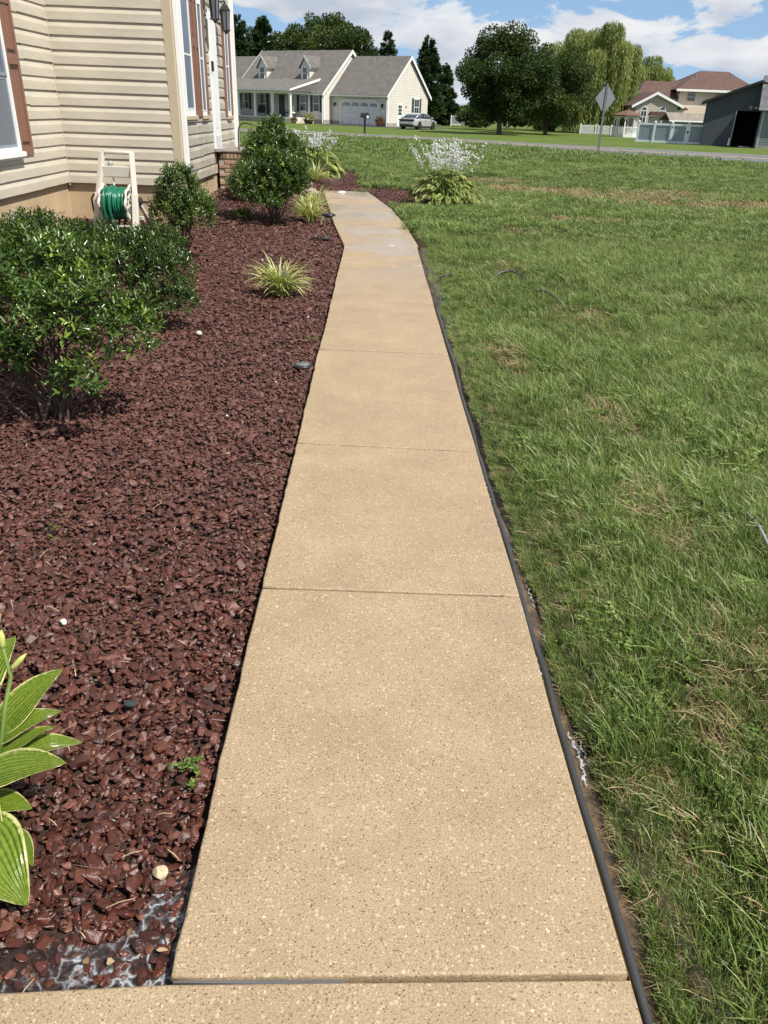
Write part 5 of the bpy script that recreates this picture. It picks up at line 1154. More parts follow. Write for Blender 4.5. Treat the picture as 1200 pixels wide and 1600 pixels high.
    # front windows with shutters, front door
    for x0, x1, z0, z1 in ((-8.85, -7.95, 1.15, 2.72), (-10.75, -9.8, 1.15, 2.72), (-19.4, -18.4, 1.2, 2.75)):
        win_y(fh, x0, x1, -1.4, z0, z1)
        for a in (x0-.40, x1+.03): MB().box(a, a+.37, -1.46, -1.39, z0-.03, z1+.03).build('shutter', green_s, fh)
    dr = MB().box(-13.75, -12.85, -1.46, -1.39, .55, 2.68).build('front_door', M('dark_green_door', (.02, .035, .03), .4, .1), fh)
    MB().box(-13.88, -13.76, -1.47, -1.39, .55, 2.78).box(-12.84, -12.72, -1.47, -1.39, .55, 2.78).build('frame', trim_w, dr)
    win_y(fh, -17.0, -15.7, -1.4, .75, 2.75, glass=glass_mat('dark_pane', (.02, .022, .025), .1))
    for a in (-17.42, -15.66): MB().box(a, a+.38, -1.46, -1.39, .70, 2.78).build('shutter', green_s, fh)
    # porch: floor on stone, columns, beam, low roof
    MB().box(-22.0, -9.1, -4.75, -1.45, .0, .42).build('porch_base', stone_f, fh); MB().box(-22.05, -9.05, -4.82, -1.44, .425, .56).build('porch_floor', M('porch_floor_m', (.50, .50, .48), .6), fh)
    MB().box(-9.9, -8.7, -4.9, -1.46, .0, .418).build('porch_pier', M('pale_stone', (.56, .50, .42), .9, .3, 3., .5, 10.), fh)
    for x in (-9.3, -11.8, -14.3, -16.8, -19.3, -21.8):
        MB().box(x-.11, x+.11, -4.71, -4.49, .56, 2.78).box(x-.15, x+.15, -4.75, -4.45, .561, .70).box(x-.15, x+.15, -4.75, -4.45, 2.64, 2.779).build('column', trim_w, fh)
    MB().box(-9.42, -9.18, -1.62, -1.405, .56, 2.78).build('column', trim_w, fh)
    MB().box(-22.0, -9.12, -4.74, -4.46, 2.78, 3.02).box(-9.4, -9.12, -4.455, -1.42, 2.78, 3.02).build('porch_beam', trim_w, fh)
    MB().prism([(-5.0, 3.03), (-4.95, 3.16), (-.1, 4.30), (-.1, 4.14), (-1.3, 3.03)], 'x', -22.2, -8.9).build('porch_roof', roof_g, fh)
    MB().prism([(-5.05, 3.02), (-5.05, 3.20), (-.1, 4.36), (-.1, 4.14)], 'x', -8.898, -8.85).build('rake_board', trim_w, fh); MB().box(-22.2, -8.9, -5.12, -5.0, 3.02, 3.14).build('gutter', trim_w, fh)
    # dormers
    for xc in (-17.3, -11.0):
        y0, ze, zr = -.15, 5.45, 6.35; zb = 4.0
        dm = MB().prism([(xc-.62, zb), (xc+.62, zb), (xc+.62, ze), (xc, zr-.06), (xc-.62, ze)], 'y', y0, 2.6).build('dormer', lap_c, fh)
        MB().prism([(xc-.85, ze-.18), (xc, zr+.02), (xc+.85, ze-.18), (xc+.85, ze-.06), (xc, zr+.16), (xc-.85, ze-.06)], 'y', y0-.16, 2.75).build('roof', roof_g, dm)
        MB().prism([(xc-.90, ze-.24), (xc, zr-.04), (xc+.90, ze-.24), (xc+.90, ze-.04), (xc, zr+.18), (xc-.90, ze-.04)], 'y', y0-.20, y0-.163).box(xc+.63, xc+.80, y0-.1, 1.8, ze-.24, ze-.12).build('fascia', trim_w, dm)
        win_y(dm, xc-.36, xc+.36, y0, 4.20, 5.42)
far_house()
def porch_chair(label, x, y, rz, col, nm):
    c, s = math.cos(FH_RZ), math.sin(FH_RZ)
    t = thing('porch_chair', label, 'chair', (1.135+x*c-y*s, 89.64+x*s+y*c, .52), FH_RZ+rz)
    cm = M(nm, col, .8, .1)
    MB().box(-.3, .3, -.3, .3, .36, .48).build('seat', cm, t, bevel=.03); MB().prism([(.24, .46), (.36, .46), (.52, 1.05), (.40, 1.05)], 'x', -.3, .3).build('backrest', cm, t, bevel=.02)
    for sx in (-.3, .3):
        for sy in (-.27, .27): MB().bar((sx, sy, 0), (sx, sy, .40), .05, .05).build('leg', black_m, t)
        MB().box(sx-.03, sx+.03, -.3, .35, .60, .65).build('armrest', black_m, t)
porch_chair('porch chair with a cream cushion near the right porch column of the cream ranch house', -10.2, -3.3, .9, (.62, .57, .44), 'cream_cushion')
porch_chair('dark porch chair left of the cream cushioned one on the ranch house porch', -11.6, -2.6, -.5, (.06, .06, .06), 'dark_cushion')
porch_chair('dark porch chair in front of the wide porch window of the ranch house', -15.2, -2.8, .3, (.04, .035, .03), 'brown_cushion')
porch_chair('pale porch chair at the left end of the ranch house porch', -18.6, -3.6, .2, (.42, .43, .42), 'grey_cushion')
porch_chair('grey porch chair beside the pale one at the left end of the ranch house porch', -20.2, -3.6, -.2, (.30, .31, .30), 'grey_cushion2')

# ------------------------------------------------------------------ silver sedan by the garage
def car():
    t = thing('parked_car', 'silver fastback sedan parked beside the garage gable, seen from its rear corner', 'car', (4.05, 83.6, -.045), math.atan2(.86, .51))
    paint = M('silver_paint', (.62, .63, .64), .25, .02, 3., metal=.5, coat=1.); dk = M('car_dark', (.012, .012, .014), .3, .1)
    tint_g = glass_mat('car_glass', (.03, .04, .05), .03); tyre = M('tyre', (.02, .02, .02), .8); rim_m = M('alloy', (.16, .16, .17), .3, .05, metal=.8)
    # lofted lower body: x, half width, bottom z, shoulder z, top z (+x is the nose)
    st = [(-2.42, .70, .42, .70, .86), (-2.36, .86, .30, .80, 1.00), (-2.0, .92, .22, .86, 1.04), (-1.2, .94, .20, .90, 1.02), (0, .94, .19, .90, 1.00), (1.0, .94, .19, .88, .98), (1.6, .92, .20, .82, .90), (2.1, .88, .22, .74, .80), (2.42, .70, .30, .62, .68)]
    V = []; n = 10
    for x, w, b, s, tp in st: V += [(x, -w*.9, b), (x, -w, b+.12), (x, -w, s*.72), (x, -w*.985, s), (x, -w*.84, tp), (x, w*.84, tp), (x, w*.985, s), (x, w, s*.72), (x, w, b+.12), (x, w*.9, b)]
    F = [(i*n+k, i*n+(k+1) % n, (i+1)*n+(k+1) % n, (i+1)*n+k) for i in range(len(st)-1) for k in range(n)]+[tuple(range(n)), tuple(range((len(st)-1)*n, len(st)*n))[::-1]]
    me = MB().add(V, F).mesh('body', smooth=True); bd = link('body', me, t, paint)
    md = bd.modifiers.new('sub', 'SUBSURF'); md.levels = 2; md.render_levels = 2
    rf = [(-1.95, .70, 1.0, 1.06), (-1.2, .66, 1.0, 1.30), (-.5, .63, .98, 1.43), (.2, .63, .98, 1.42), (.75, .66, .97, 1.24), (1.25, .72, .95, 1.0)]
    V = []
    for x, w, b, tp in rf: V += [(x, -.80, b-.04), (x, -w*1.02-.06*(1.45-tp), b+(tp-b)*.75), (x, -w*.86, tp), (x, w*.86, tp), (x, w*1.02+.06*(1.45-tp), b+(tp-b)*.75), (x, .80, b-.04)]
    n = 6; F = [(i*n+k, i*n+k+1, (i+1)*n+k+1, (i+1)*n+k) for i in range(len(rf)-1) for k in range(n-1)]+[tuple(range(n)), tuple(range((len(rf)-1)*n, len(rf)*n))[::-1]]
    link('cabin_glass', MB().add(V, F).mesh('cabin_glass', smooth=True), t, tint_g)
    V = []
    for x, w, b, tp in rf[1:5]: V += [(x, -w*.90, tp-.03), (x, -w*.80, tp+.014), (x, w*.80, tp+.014), (x, w*.90, tp-.03)]
    n = 4; F = [(i*n+k, i*n+(k+1) % n, (i+1)*n+(k+1) % n, (i+1)*n+k) for i in range(3) for k in range(n)]+[(0, 1, 2, 3), (15, 14, 13, 12)]
    link('roof', MB().add(V, F).mesh('roof', smooth=True), t, paint)
    for sy in (-1, 1):
        MB().tube([(1.30, sy*.74, .99), (.75, sy*.71, 1.24), (.2, sy*.66, 1.40), (-.5, sy*.66, 1.41), (-1.2, sy*.70, 1.27), (-2.0, sy*.76, 1.02)], .035, 6).build('roof_rail', paint, t, smooth=True)
        MB().bar((-.28, sy*.81, .97), (-.33, sy*.66, 1.38), .07, .03).build('pillar', dk, t)
        MB().box(-.02, .0, -.005, .005, .42, .92).build('door_gap', dk, t, loc=(-.25, sy*.943, 0)); MB().box(-.02, .0, -.005, .005, .42, .92).build('door_gap', dk, t, loc=(.95, sy*.943, 0))
        MB().box(-1.3, 1.3, -.02, .02, .19, .30).build('sill_trim', dk, t, loc=(0, sy*.93, 0))
        MB().prism([(0, 0), (.16, .02), (.14, .15), (.02, .14)], 'y', -.09, .09).build('mirror', paint, t, loc=(.85, sy*1.02, .96))
        MB().box(-.06, .06, -.10, .10, .80, .90).build('tail_light', M('tail_red', (.20, .012, .010), .2), t, bevel=.02, loc=(-2.36, sy*.76, 0))
        MB().box(-.08, .06, -.13, .13, .60, .70).build('headlight', trim_w, t, bevel=.02, loc=(2.30, sy*.66, 0))
        for x in (-1.42, 1.42):
            w = MB().lathe([(.20, -.10), (.31, -.11), (.34, -.08), (.34, .08), (.31, .11), (.20, .10)], (0, 0, 0), 28, 'y').build('wheel', tyre, t, loc=(x, sy*.84, .34), smooth=False)
            r = MB().lathe([(.06, .08), (.19, .09), (.22, .112), (.225, .06)], (0, 0, 0), 20, 'y')
            for k in range(5): a = 2*math.pi*k/5; r.bar((.03*math.cos(a), .095, .03*math.sin(a)), (.21*math.cos(a), .105, .21*math.sin(a)), .05, .02, up=(0, 1, 0))
            rr = r.build('rim', rim_m, w, rot=(0, 0, 0 if sy > 0 else math.pi))
            MB().lathe([(.37, -.006), (.40, -.006), (.40, .006), (.37, .006)], (0, 0, 0), 28, 'y').build('arch', dk, t, loc=(x, sy*.938, .35))
    MB().box(-2.455, -2.36, -.72, .72, .70, .90).build('rear_panel', dk, t, bevel=.02); MB().box(-2.45, -2.30, -.74, .74, .26, .46).build('rear_bumper', dk, t, bevel=.03)
    MB().box(-2.475, -2.456, -.26, .26, .52, .64).build('number_plate', M('plate', (.55, .55, .52), .5), t)
    MB().bar((-2.30, -.74, 1.02), (-2.30, .74, 1.02), .12, .03).build('spoiler', paint, t)
car()

# ------------------------------------------------------------------ mailbox, sign, planters
mb = thing('mailbox', 'black mailbox on a black post beside the road', 'mailbox', (-.85, 63.0, -.05))
MB().box(-.07, .07, -.07, .07, 0, 1.05).build('post', black_m, mb); MB().bar((0, -.3, 1.0), (0, .35, 1.0), .10, .06).build('arm', black_m, mb)
prof = [(-.17, 0), (.17, 0), (.17, .2)]+[(.17*math.cos(a), .2+.15*math.sin(a)) for a in np.linspace(0, math.pi, 9)][1:]
MB().prism([(x, z+1.04) for x, z in prof], 'y', -.38, .38).build('box', black_m, mb, rot=(0, 0, .5)); MB().box(-.05, .09, -.40, -.385, 1.06, 1.20).build('number_card', trim_w, mb, rot=(0, 0, .5))
sg = thing('road_sign', 'diamond road sign seen from its bare grey back on a steel post in the lawn', 'sign', (9.95, 37.9, -.03), math.radians(10))
MB().box(-.03, .03, -.012, .012, 0, 2.95).box(-.045, -.03, -.02, .012, 0, 2.95).box(.03, .045, -.02, .012, 0, 2.95).build('post', M('galvanised_post', (.14, .15, .15), .6, .1, metal=.3), sg)
q = .52; MB().prism([(0, -q*1.14), (q*.90, 0), (0, q*1.14), (-q*.90, 0)], 'y', .016, .022).build('plate', M('sign_back', (.20, .215, .23), .5, .04, metal=.2), sg, bevel=0, loc=(0, 0, 2.36))
for z in (2.1, 2.62): MB().lathe([(.02, .0), (.02, -.02)], (0, -.012, z), 8, 'y').build('bolt', M('bolt_steel', (.3, .3, .3), .4), sg)
def planter(label, x, y, w, h, ms, seed, potc=None, z=0.):
    r = np.random.default_rng(seed); t = thing('planter', label, 'planter', (x, y, z-.04))
    MB().lathe([(w*.32, 0), (w*.46, h*.38), (w*.48, h*.44), (w*.40, h*.44)], n=16).build('pot', M('pot_%d' % seed, potc, .7, .1), t, smooth=True)
    n = 420; d = rdir(n, r); d[:, 2] = np.abs(d[:, 2]); P = d*r.uniform(.4, 1, (n, 1))*np.array([w*.62, w*.62, h*.62])+np.array([0, 0, h*.42])
    V, F = leaves(P, d+r.normal(size=(n, 3))*.6, r.uniform(.08, .16, n), .06); link('foliage', npmesh('foliage', V, F, False, {'tint': np.repeat(np.clip(r.normal(.55, .2, n), 0, 1), 6)}), t, ms)
planter('terracotta pot of reddish flowers at the corner of the garage front', .3, 89.6, .75, .95, leafmat('red_flowers', [(.03, .06, .015), (.10, .09, .03), (.30, .06, .05)]), 1, (.26, .10, .06))
planter('round yellow green potted shrub at the right end of the ranch house porch', -7.1, 90.2, 1.15, 1.0, leafmat('gold_shrub', [(.08, .11, .02), (.22, .23, .04), (.34, .30, .07)]), 2, (.08, .06, .05))
planter('small pink flowering plant in front of the pale porch pier', -8.6, 90.0, .55, .6, leafmat('pink_plant', [(.05, .08, .02), (.14, .14, .05), (.36, .18, .14)]), 3, (.25, .16, .11))
planter('small white plant by the porch steps of the ranch house', -10.6, 90.6, .6, .55, leafmat('white_plant', [(.06, .10, .03), (.20, .22, .12), (.55, .52, .42)]), 4, (.22, .18, .14))
planter('low yellow green shrub at the left end of the ranch house porch', -17.8, 94.2, 1.2, .9, MATS['gold_shrub'], 5, (.1, .08, .06))

# ------------------------------------------------------------------ fence, gates, sheds at right
vin_g = lap('grey_vinyl_panel', (.23, .27, .31), 60.); vin_w = M('pale_vinyl', (.68, .72, .75), .4, .03)
fen = thing('privacy_fence', 'grey and white vinyl privacy fence with a double gate beside the dark shed', 'fence', (20.5, 67.0, -.05), math.atan2(-2.2, 4.5))
FL = 5.0; px = [0, 1.22, 2.50, 3.72, 4.98]; FT = 1.43
for i, x in enumerate(px):
    p = MB().box(x-.075, x+.075, -.075, .075, 0, FT+.06).build('post', vin_w, fen); MB().lathe([(.11, FT+.06), (.11, FT+.08), (.0, FT+.13)], (x, 0, 0), 4).build('cap', vin_w, p)
for i in range(4):
    a, b = px[i]+.08, px[i+1]-.08
    par = fen
    if i >= 2:
        par = MB().box(a, a+.09, -.05, .05, .08, FT-.02).box(b-.09, b, -.05, .05, .08, FT-.02).build('gate', vin_w, fen)
        for z in (.25, FT-.25):
            MB().lathe([(.055, -.02), (.055, .0)], ((b if i == 3 else a-.08)+(.03 if i == 3 else .05), -.08, z), 10, 'y').build('hinge', black_m, par)
    MB().box(a, b, -.045, .045, FT-.17, FT-.03).build('rail', vin_w, par); MB().box(a, b, -.045, .045, .06, .20).build('rail', vin_w, par)
    nb = 7; w = (b-a-.02)/nb
    for k in range(nb): MB().box(a+.01+k*w+.004, a+.01+(k+1)*w-.004, -.018, .018, .201, FT-.171).build('board', vin_g, par)
MB().box(3.66, 3.78, -.10, -.076, .78, .95).build('latch', black_m, fen)
def picket_fence():
    t = thing('picket_fence', 'low white picket fence with wider posts in front of the gazebo', 'fence', (21.8, 91.5, -.05), math.radians(-16))
    L = 6.4
    for k in range(5): MB().box(k*1.6-.08, k*1.6+.08, -.08, .08, 0, 1.02).build('post', trim_w, t)
    for z in (.16, .78): MB().box(.085, L-.085, -.02, .02, z, z+.09).build('rail', trim_w, t)
    pm = MB().prism([(-.04, .06), (.04, .06), (.04, .86), (0, .92), (-.04, .86)], 'y', -.045, -.022).mesh('picket'); pm.materials.append(trim_w)
    for k in range(56):
        x = .14+k*.112
        if min(abs(x-q*1.6) for q in range(5)) > .12: link('picket', pm, t, loc=(x, 0, 0))
picket_fence()
shed_m = M('charcoal_siding', (.046, .055, .068), .6, .08, 2., stretch=(1, 1, .2)); black_r = M('black_roof', (.012, .012, .013), .7, .1)
dark_in = M('shed_interior', (.02, .02, .02), .9)
def shed():
    t = thing('shed', 'charcoal shed with black eaves and a dark open doorway', 'shed', (24.5, 64.2, -.05), math.radians(-20))
    Wd, ze, zr, D = 6.6, 2.95, 4.22, 6.0; dx0, dx1, dh = 2.12, 3.78, 2.42
    slope = (zr-ze)/(Wd/2)
    top = lambda x: ze+slope*(x if x < Wd/2 else Wd-x)
    nb = 26; bw = Wd/nb
    for k in range(nb):      # vertical boards, gapped, cut round the doorway
        a, b = k*bw+.006, (k+1)*bw-.006; lo = dh if (a+b)/2 > dx0 and (a+b)/2 < dx1 else .02
        MB().prism([(a, lo), (b, lo), (b, top(b)-.02), (a, top(a)-.02)], 'y', -.03, 0).build('board', shed_m, t)
    MB().prism([(0, 0), (dx0, 0), (dx0, dh), (dx1, dh), (dx1, 0), (Wd, 0), (Wd, ze-.03), (Wd/2, zr-.03), (0, ze-.03)], 'y', .002, .06).build('wall', black_r, t)
    MB().box(0, .05, .062, D, 0, ze-.05).box(Wd-.05, Wd, .062, D, 0, ze-.05).box(.052, Wd-.052, D-.05, D, 0, ze).build('side_wall', dark_in, t)
    MB().box(.06, Wd-.06, .07, D-.06, -.02, .02).build('floor', dark_in, t)
    o = .38; MB().prism([(-o, ze-o*slope), (Wd/2, zr), (Wd+o, ze-o*slope), (Wd+o, ze-o*slope+.17), (Wd/2, zr+.18), (-o, ze-o*slope+.17)], 'y', -.45, D+.3).build('roof', black_r, t)
    fr = MB().box(dx0-.07, dx0-.003, -.06, -.005, 0, dh+.02).box(dx1+.003, dx1+.10, -.06, -.005, 0, dh+.02).build('door_frame', M('grey_trim', (.34, .36, .37), .5), t)
    s = thing('shed_sign', 'small wooden name sign with a round emblem above the open shed doorway', 'sign', (27.25, 63.10, 2.52), math.radians(-20))
    MB().box(.26, 1.02, -.02, .02, -.01, .15).build('board', M('sign_board', (.13, .10, .11), .7), s)
    MB().lathe([(.15, -.02), (.15, .02)], (.03, 0, .07), 20, 'y').build('emblem', MATS['sign_board'], s)
    MB().tube([(.03+.075*math.cos(a), -.024, .07+.075*math.sin(a)) for a in np.linspace(0, 6.283, 17)], .016, 5).build('emblem_ring', trim_w, s)
    fc = bpy.data.curves.new('lettering', 'FONT'); fc.body = 'Barndoor'; fc.size = .19; fc.extrude = .004
    fo = bpy.data.objects.new('lettering', fc); me = bpy.data.meshes.new_from_object(fo); bpy.data.objects.remove(fo)
    link('lettering', me, s, trim_w, loc=(.29, -.026, .015), rot=(math.pi/2, 0, 0))
    o = MB().lathe([(.10, 0), (.11, .04), (.07, .25), (.055, .46), (.03, .52)], n=12).build('bottle', trim_w, loc=(26.33, 63.4, .06), smooth=True); tag(o, 'white tapered jug standing against the charcoal shed wall', 'jug')
    o = MB().box(-.42, .42, -.2, .2, 0, .05).build('white_board', trim_w, loc=(27.3, 62.7, -.01), rot=(.06, .05, .2)); tag(o, 'white board lying in the grass before the shed doorway', 'board')
shed()
def green_shed():
    t = thing('shed', 'grey green sided shed with a pale corner board at the right edge', 'shed', (27.5, 61.2, -.05), math.radians(-20)); m = lap('grey_green_siding', (.15, .185, .185), .19)
    nb = 14; h = 2.5/nb
    bm_ = MB().prism([(-.030, 0), (-.012, h), (0, h), (0, 0)], 'x', .06, 4.6).mesh('siding_board'); bm_.materials.append(M('grey_green_board', (.15, .185, .185), .6, .06))
    for k in range(nb): link('siding_board', bm_, t, loc=(0, 0, .30+(k)*h*.89))
    MB().box(0, 4.6, .001, 4, .28, 2.55).build('wall', m, t); MB().box(.02, 4.6, -.02, 4, -.1, .28).build('foundation', MATS['block_grey'], t)
    MB().box(-.08, .055, -.045, .06, .0, 2.55).build('corner_board', MATS['grey_trim'], t)
    rs = shingles('grey_shingles', (.085, .085, .09), (.16, .16, .165), 2.5)
    MB().prism([(-.35, 2.52), (-.35, 2.62), (2.0, 4.72), (4.35, 2.62), (4.35, 2.52), (2.0, 4.60)], 'x', -.42, 5.0).build('roof', rs, t); MB().box(-.43, 5.0, -.40, -.352, 2.47, 2.64).build('fascia', MATS['grey_trim'], t)
green_shed()
def low_shed():
    t = thing('garden_shed', 'low shed roof with weathered shingles behind the double gate', 'shed', (27.3, 80, -.05))
    MB().box(.15, 4.2, .1, 2.6, 0, 1.62).build('wall', MATS['grey_green_siding'], t)
    MB().prism([(-.1, 1.60), (-.1, 1.68), (1.3, 2.30), (2.8, 1.68), (2.8, 1.60), (1.3, 2.22)], 'x', -.1, 4.4).build('roof', M('weathered_shingle', (.20, .175, .14), .9, .25, 3.), t); MB().box(-.1, 4.4, -.14, -.102, 1.53, 1.66).build('fascia', trim_w, t)
low_shed()

# ------------------------------------------------------------------ beige house behind the fence
def beige_house():
    t = thing('house', 'beige two storey house with maroon roofs and arched windows behind the vinyl fence', 'house', (29.0, 90, -.05)); O = (29.0, 90)
    wl = lap('beige_siding', (.46, .41, .355), .2); rm = shingles('maroon_shingles', (.075, .042, .032), (.120, .068, .052), 2.6)
    def loc(mb): mb.v = [(x-O[0], y-O[1], z) for x, y, z in mb.v]; return mb
    g = loc(MB().prism([(26.9, 0), (31.25, 0), (31.25, 2.98), (28.9, 4.1), (26.9, 3.0)], 'y', 90, 97)).build('gable_wall', wl, t)
    loc(MB().prism([(26.45, 2.72), (28.85, 4.02), (31.75, 2.82), (31.75, 2.98), (28.85, 4.20), (26.45, 2.88)], 'y', 89.75, 97.2)).build('gable_roof', rm, t)
    loc(MB().prism([(26.40, 2.62), (28.85, 3.92), (31.80, 2.72), (31.80, 2.96), (28.85, 4.18), (26.40, 2.86)], 'y', 89.66, 89.748)).build('rake_board', trim_w, t)
    win_y(t, 27.45-O[0], 28.15-O[0], 0, 1.25, 2.45, arch=True); win_y(t, 29.35-O[0], 30.05-O[0], 0, 1.25, 2.50, arch=True)
    b = loc(MB().box(31.3, 32.2, 90.6, 96, 0, 2.6)).build('bay_wall', trim_w, t); loc(MB().prism([(31.25, 2.6), (32.5, 2.6), (32.5, 2.75), (31.25, 3.1)], 'y', 90.4, 96)).build('bay_roof', rm, t)
    # two storey block with a hip roof
    loc(MB().box(33.6, 42.2, 97, 105, 0, 4.72)).build('wall', M('beige_stucco', (.52, .46, .41), .8, .05, 2.), t)
    loc(MB().add([(33.1, 96.5, 4.68), (42.7, 96.5, 4.68), (42.7, 105.5, 4.68), (33.1, 105.5, 4.68), (36.9, 101, 6.75), (40.2, 101, 6.75)], [(0, 1, 5, 4), (1, 2, 5), (2, 3, 4, 5), (3, 0, 4), (3, 2, 1, 0)])).build('hip_roof', rm, t)
    loc(MB().box(33.05, 42.75, 96.42, 96.498, 4.52, 4.74)).build('gutter', trim_w, t)
    for x in (34.5, 37.6): win_y(t, x-O[0], x+.95-O[0], 7, 3.55, 4.45, frame=M('taupe_frame', (.42, .38, .34), .5) if x < 35 else MATS['taupe_frame'])
    for x in (36.0, 40.0): loc(MB().tube([(x, 99.5, 5.9), (x, 99.5, 6.35)], .06, 6)).build('vent_pipe', M('vent_grey', (.25, .2, .18), .7) if x < 37 else MATS['vent_grey'], t)
    # main roof between the gable and the tall block
    loc(MB().add([(28.7, 96.8, 3.7), (33.55, 96.8, 3.7), (33.55, 104, 3.7), (28.7, 104, 3.7), (30.6, 100.4, 5.55), (35.4, 100.4, 5.55)], [(0, 1, 5, 4), (2, 3, 4, 5), (3, 0, 4), (1, 2, 5), (3, 2, 1, 0)])).build('main_roof', rm, t)
    loc(MB().box(28.9, 33.5, 97.3, 103.5, 0, 3.72)).build('rear_wall', wl, t)
    loc(MB().prism([(32.3, 2.35), (36.0, 2.35), (36.0, 2.95), (32.6, 2.95)], 'y', 95.3, 96.9)).build('awning', M('awning_canvas', (.58, .47, .36), .8, .06), t)
    # white gable and entry at the left
    loc(MB().prism([(27.1, 0), (29.0, 0), (29.0, 3.6), (28.35, 5.0), (27.1, 3.3)], 'y', 100, 104)).build('white_gable', trim_w, t)
    loc(MB().prism([(27.4, 4.15), (28.35, 5.2), (29.5, 3.3), (29.35, 3.2), (28.35, 4.95), (27.5, 4.0)], 'y', 99.6, 104)).build('rake_board', trim_w, t)
    loc(MB().prism([(26.6, 2.65), (29.4, 2.65), (29.4, 3.35), (26.9, 3.35)], 'y', 97.5, 99.5)).build('entry_roof', rm, t); loc(MB().box(26.6, 29.4, 97.4, 97.498, 2.35, 2.64)).build('fascia', trim_w, t)
    loc(MB().box(25.9, 27.4, 98.2, 99.4, 0, 2.34)).build('entry_wall', wl, t); loc(MB().box(25.2, 25.9, 98.3, 99.4, 0, 2.2)).build('column', trim_w, t)
    loc(MB().box(28.0, 29.5, 88.6, 88.7, 1.0, 1.95)).build('arbour_wall', wl, t); loc(MB().prism([(27.9, 1.98), (29.6, 1.98), (29.55, 2.35), (28.1, 2.35)], 'y', 88.3, 88.9)).build('arbour_roof', rm, t)
beige_house()
def gazebo():
    t = thing('gazebo', 'white octagonal gazebo with arches and a rusty red roof', 'gazebo', (24.3, 83.5, -.05)); n = 8; R = 1.15
    rust = MATS['maroon_shingles']
    c = [(R*math.cos(math.pi/8+k*math.pi/4), R*math.sin(math.pi/8+k*math.pi/4)) for k in range(n)]
    MB().lathe([(R+.1, 0), (R+.1, .3)], n=8).build('floor', trim_w, t, rot=(0, 0, math.pi/8))
    MB().lathe([(R+.28, 1.86), (R+.28, 1.93), (.7, 2.22), (.12, 2.36), (.10, 2.46), (.0, 2.52)], n=8).build('roof', M('rust_shingle', (.13, .065, .045), .9, .2, 4.), t, rot=(0, 0, math.pi/8))
    for k in range(n):
        a = c[k]; b = c[(k+1) % n]; MB().box(-.05, .05, -.05, .05, .3, 1.86).build('post', trim_w, t, loc=(a[0], a[1], 0))
        mx, my = (a[0]+b[0])/2, (a[1]+b[1])/2; w = math.hypot(a[0]-b[0], a[1]-b[1])/2-.06; rz = math.atan2(b[1]-a[1], b[0]-a[0])
        arc = [(w*math.cos(q), 1.42+.34*math.sin(q)) for q in np.linspace(0, math.pi, 9)]
        MB().prism([(-w, 1.84), (-w, 1.42)]+arc[::-1][1:-1]+[(w, 1.42), (w, 1.84)], 'y', -.02, .02).build('arch', trim_w, t, loc=(mx, my, 0), rot=(0, 0, rz))
        MB().box(-w, w, -.02, .02, .86, .93).box(-w, w, -.02, .02, .38, .44).build('rail', trim_w, t, loc=(mx, my, 0), rot=(0, 0, rz))
        m = MB()
        for q in range(5): m.box(-w+w*.4*(q+.1), -w+w*.4*(q+.1)+.03, -.012, .012, .441, .859)
        m.build('baluster_panel', trim_w, t, loc=(mx, my, 0), rot=(0, 0, rz))
gazebo()
t = thing('lattice_screen', 'white framed grey lattice screen standing in the far lawn left of the maple', 'screen', (10.3, 108, -.05))
MB().box(-1.0, -.88, -.05, .05, 0, 1.3).box(.88, 1.0, -.05, .05, 0, 1.45).build('post', trim_w, t); MB().box(-.879, .879, -.04, .04, 1.12, 1.22).box(-.879, .879, -.04, .04, .2, .3).build('rail', trim_w, t)
MB().box(-.879, .879, -.02, .02, .301, 1.119).build('panel', M('lattice_grey', (.25, .26, .27), .7), t)
t = thing('utility_pole', 'thin grey wooden pole standing under the trees right of the maple trunk', 'pole', (15.8, 104, -.05)); MB().lathe([(.14, 0), (.10, 2.6)], n=8).build('shaft', M('grey_wood', (.22, .20, .18), .9), t)

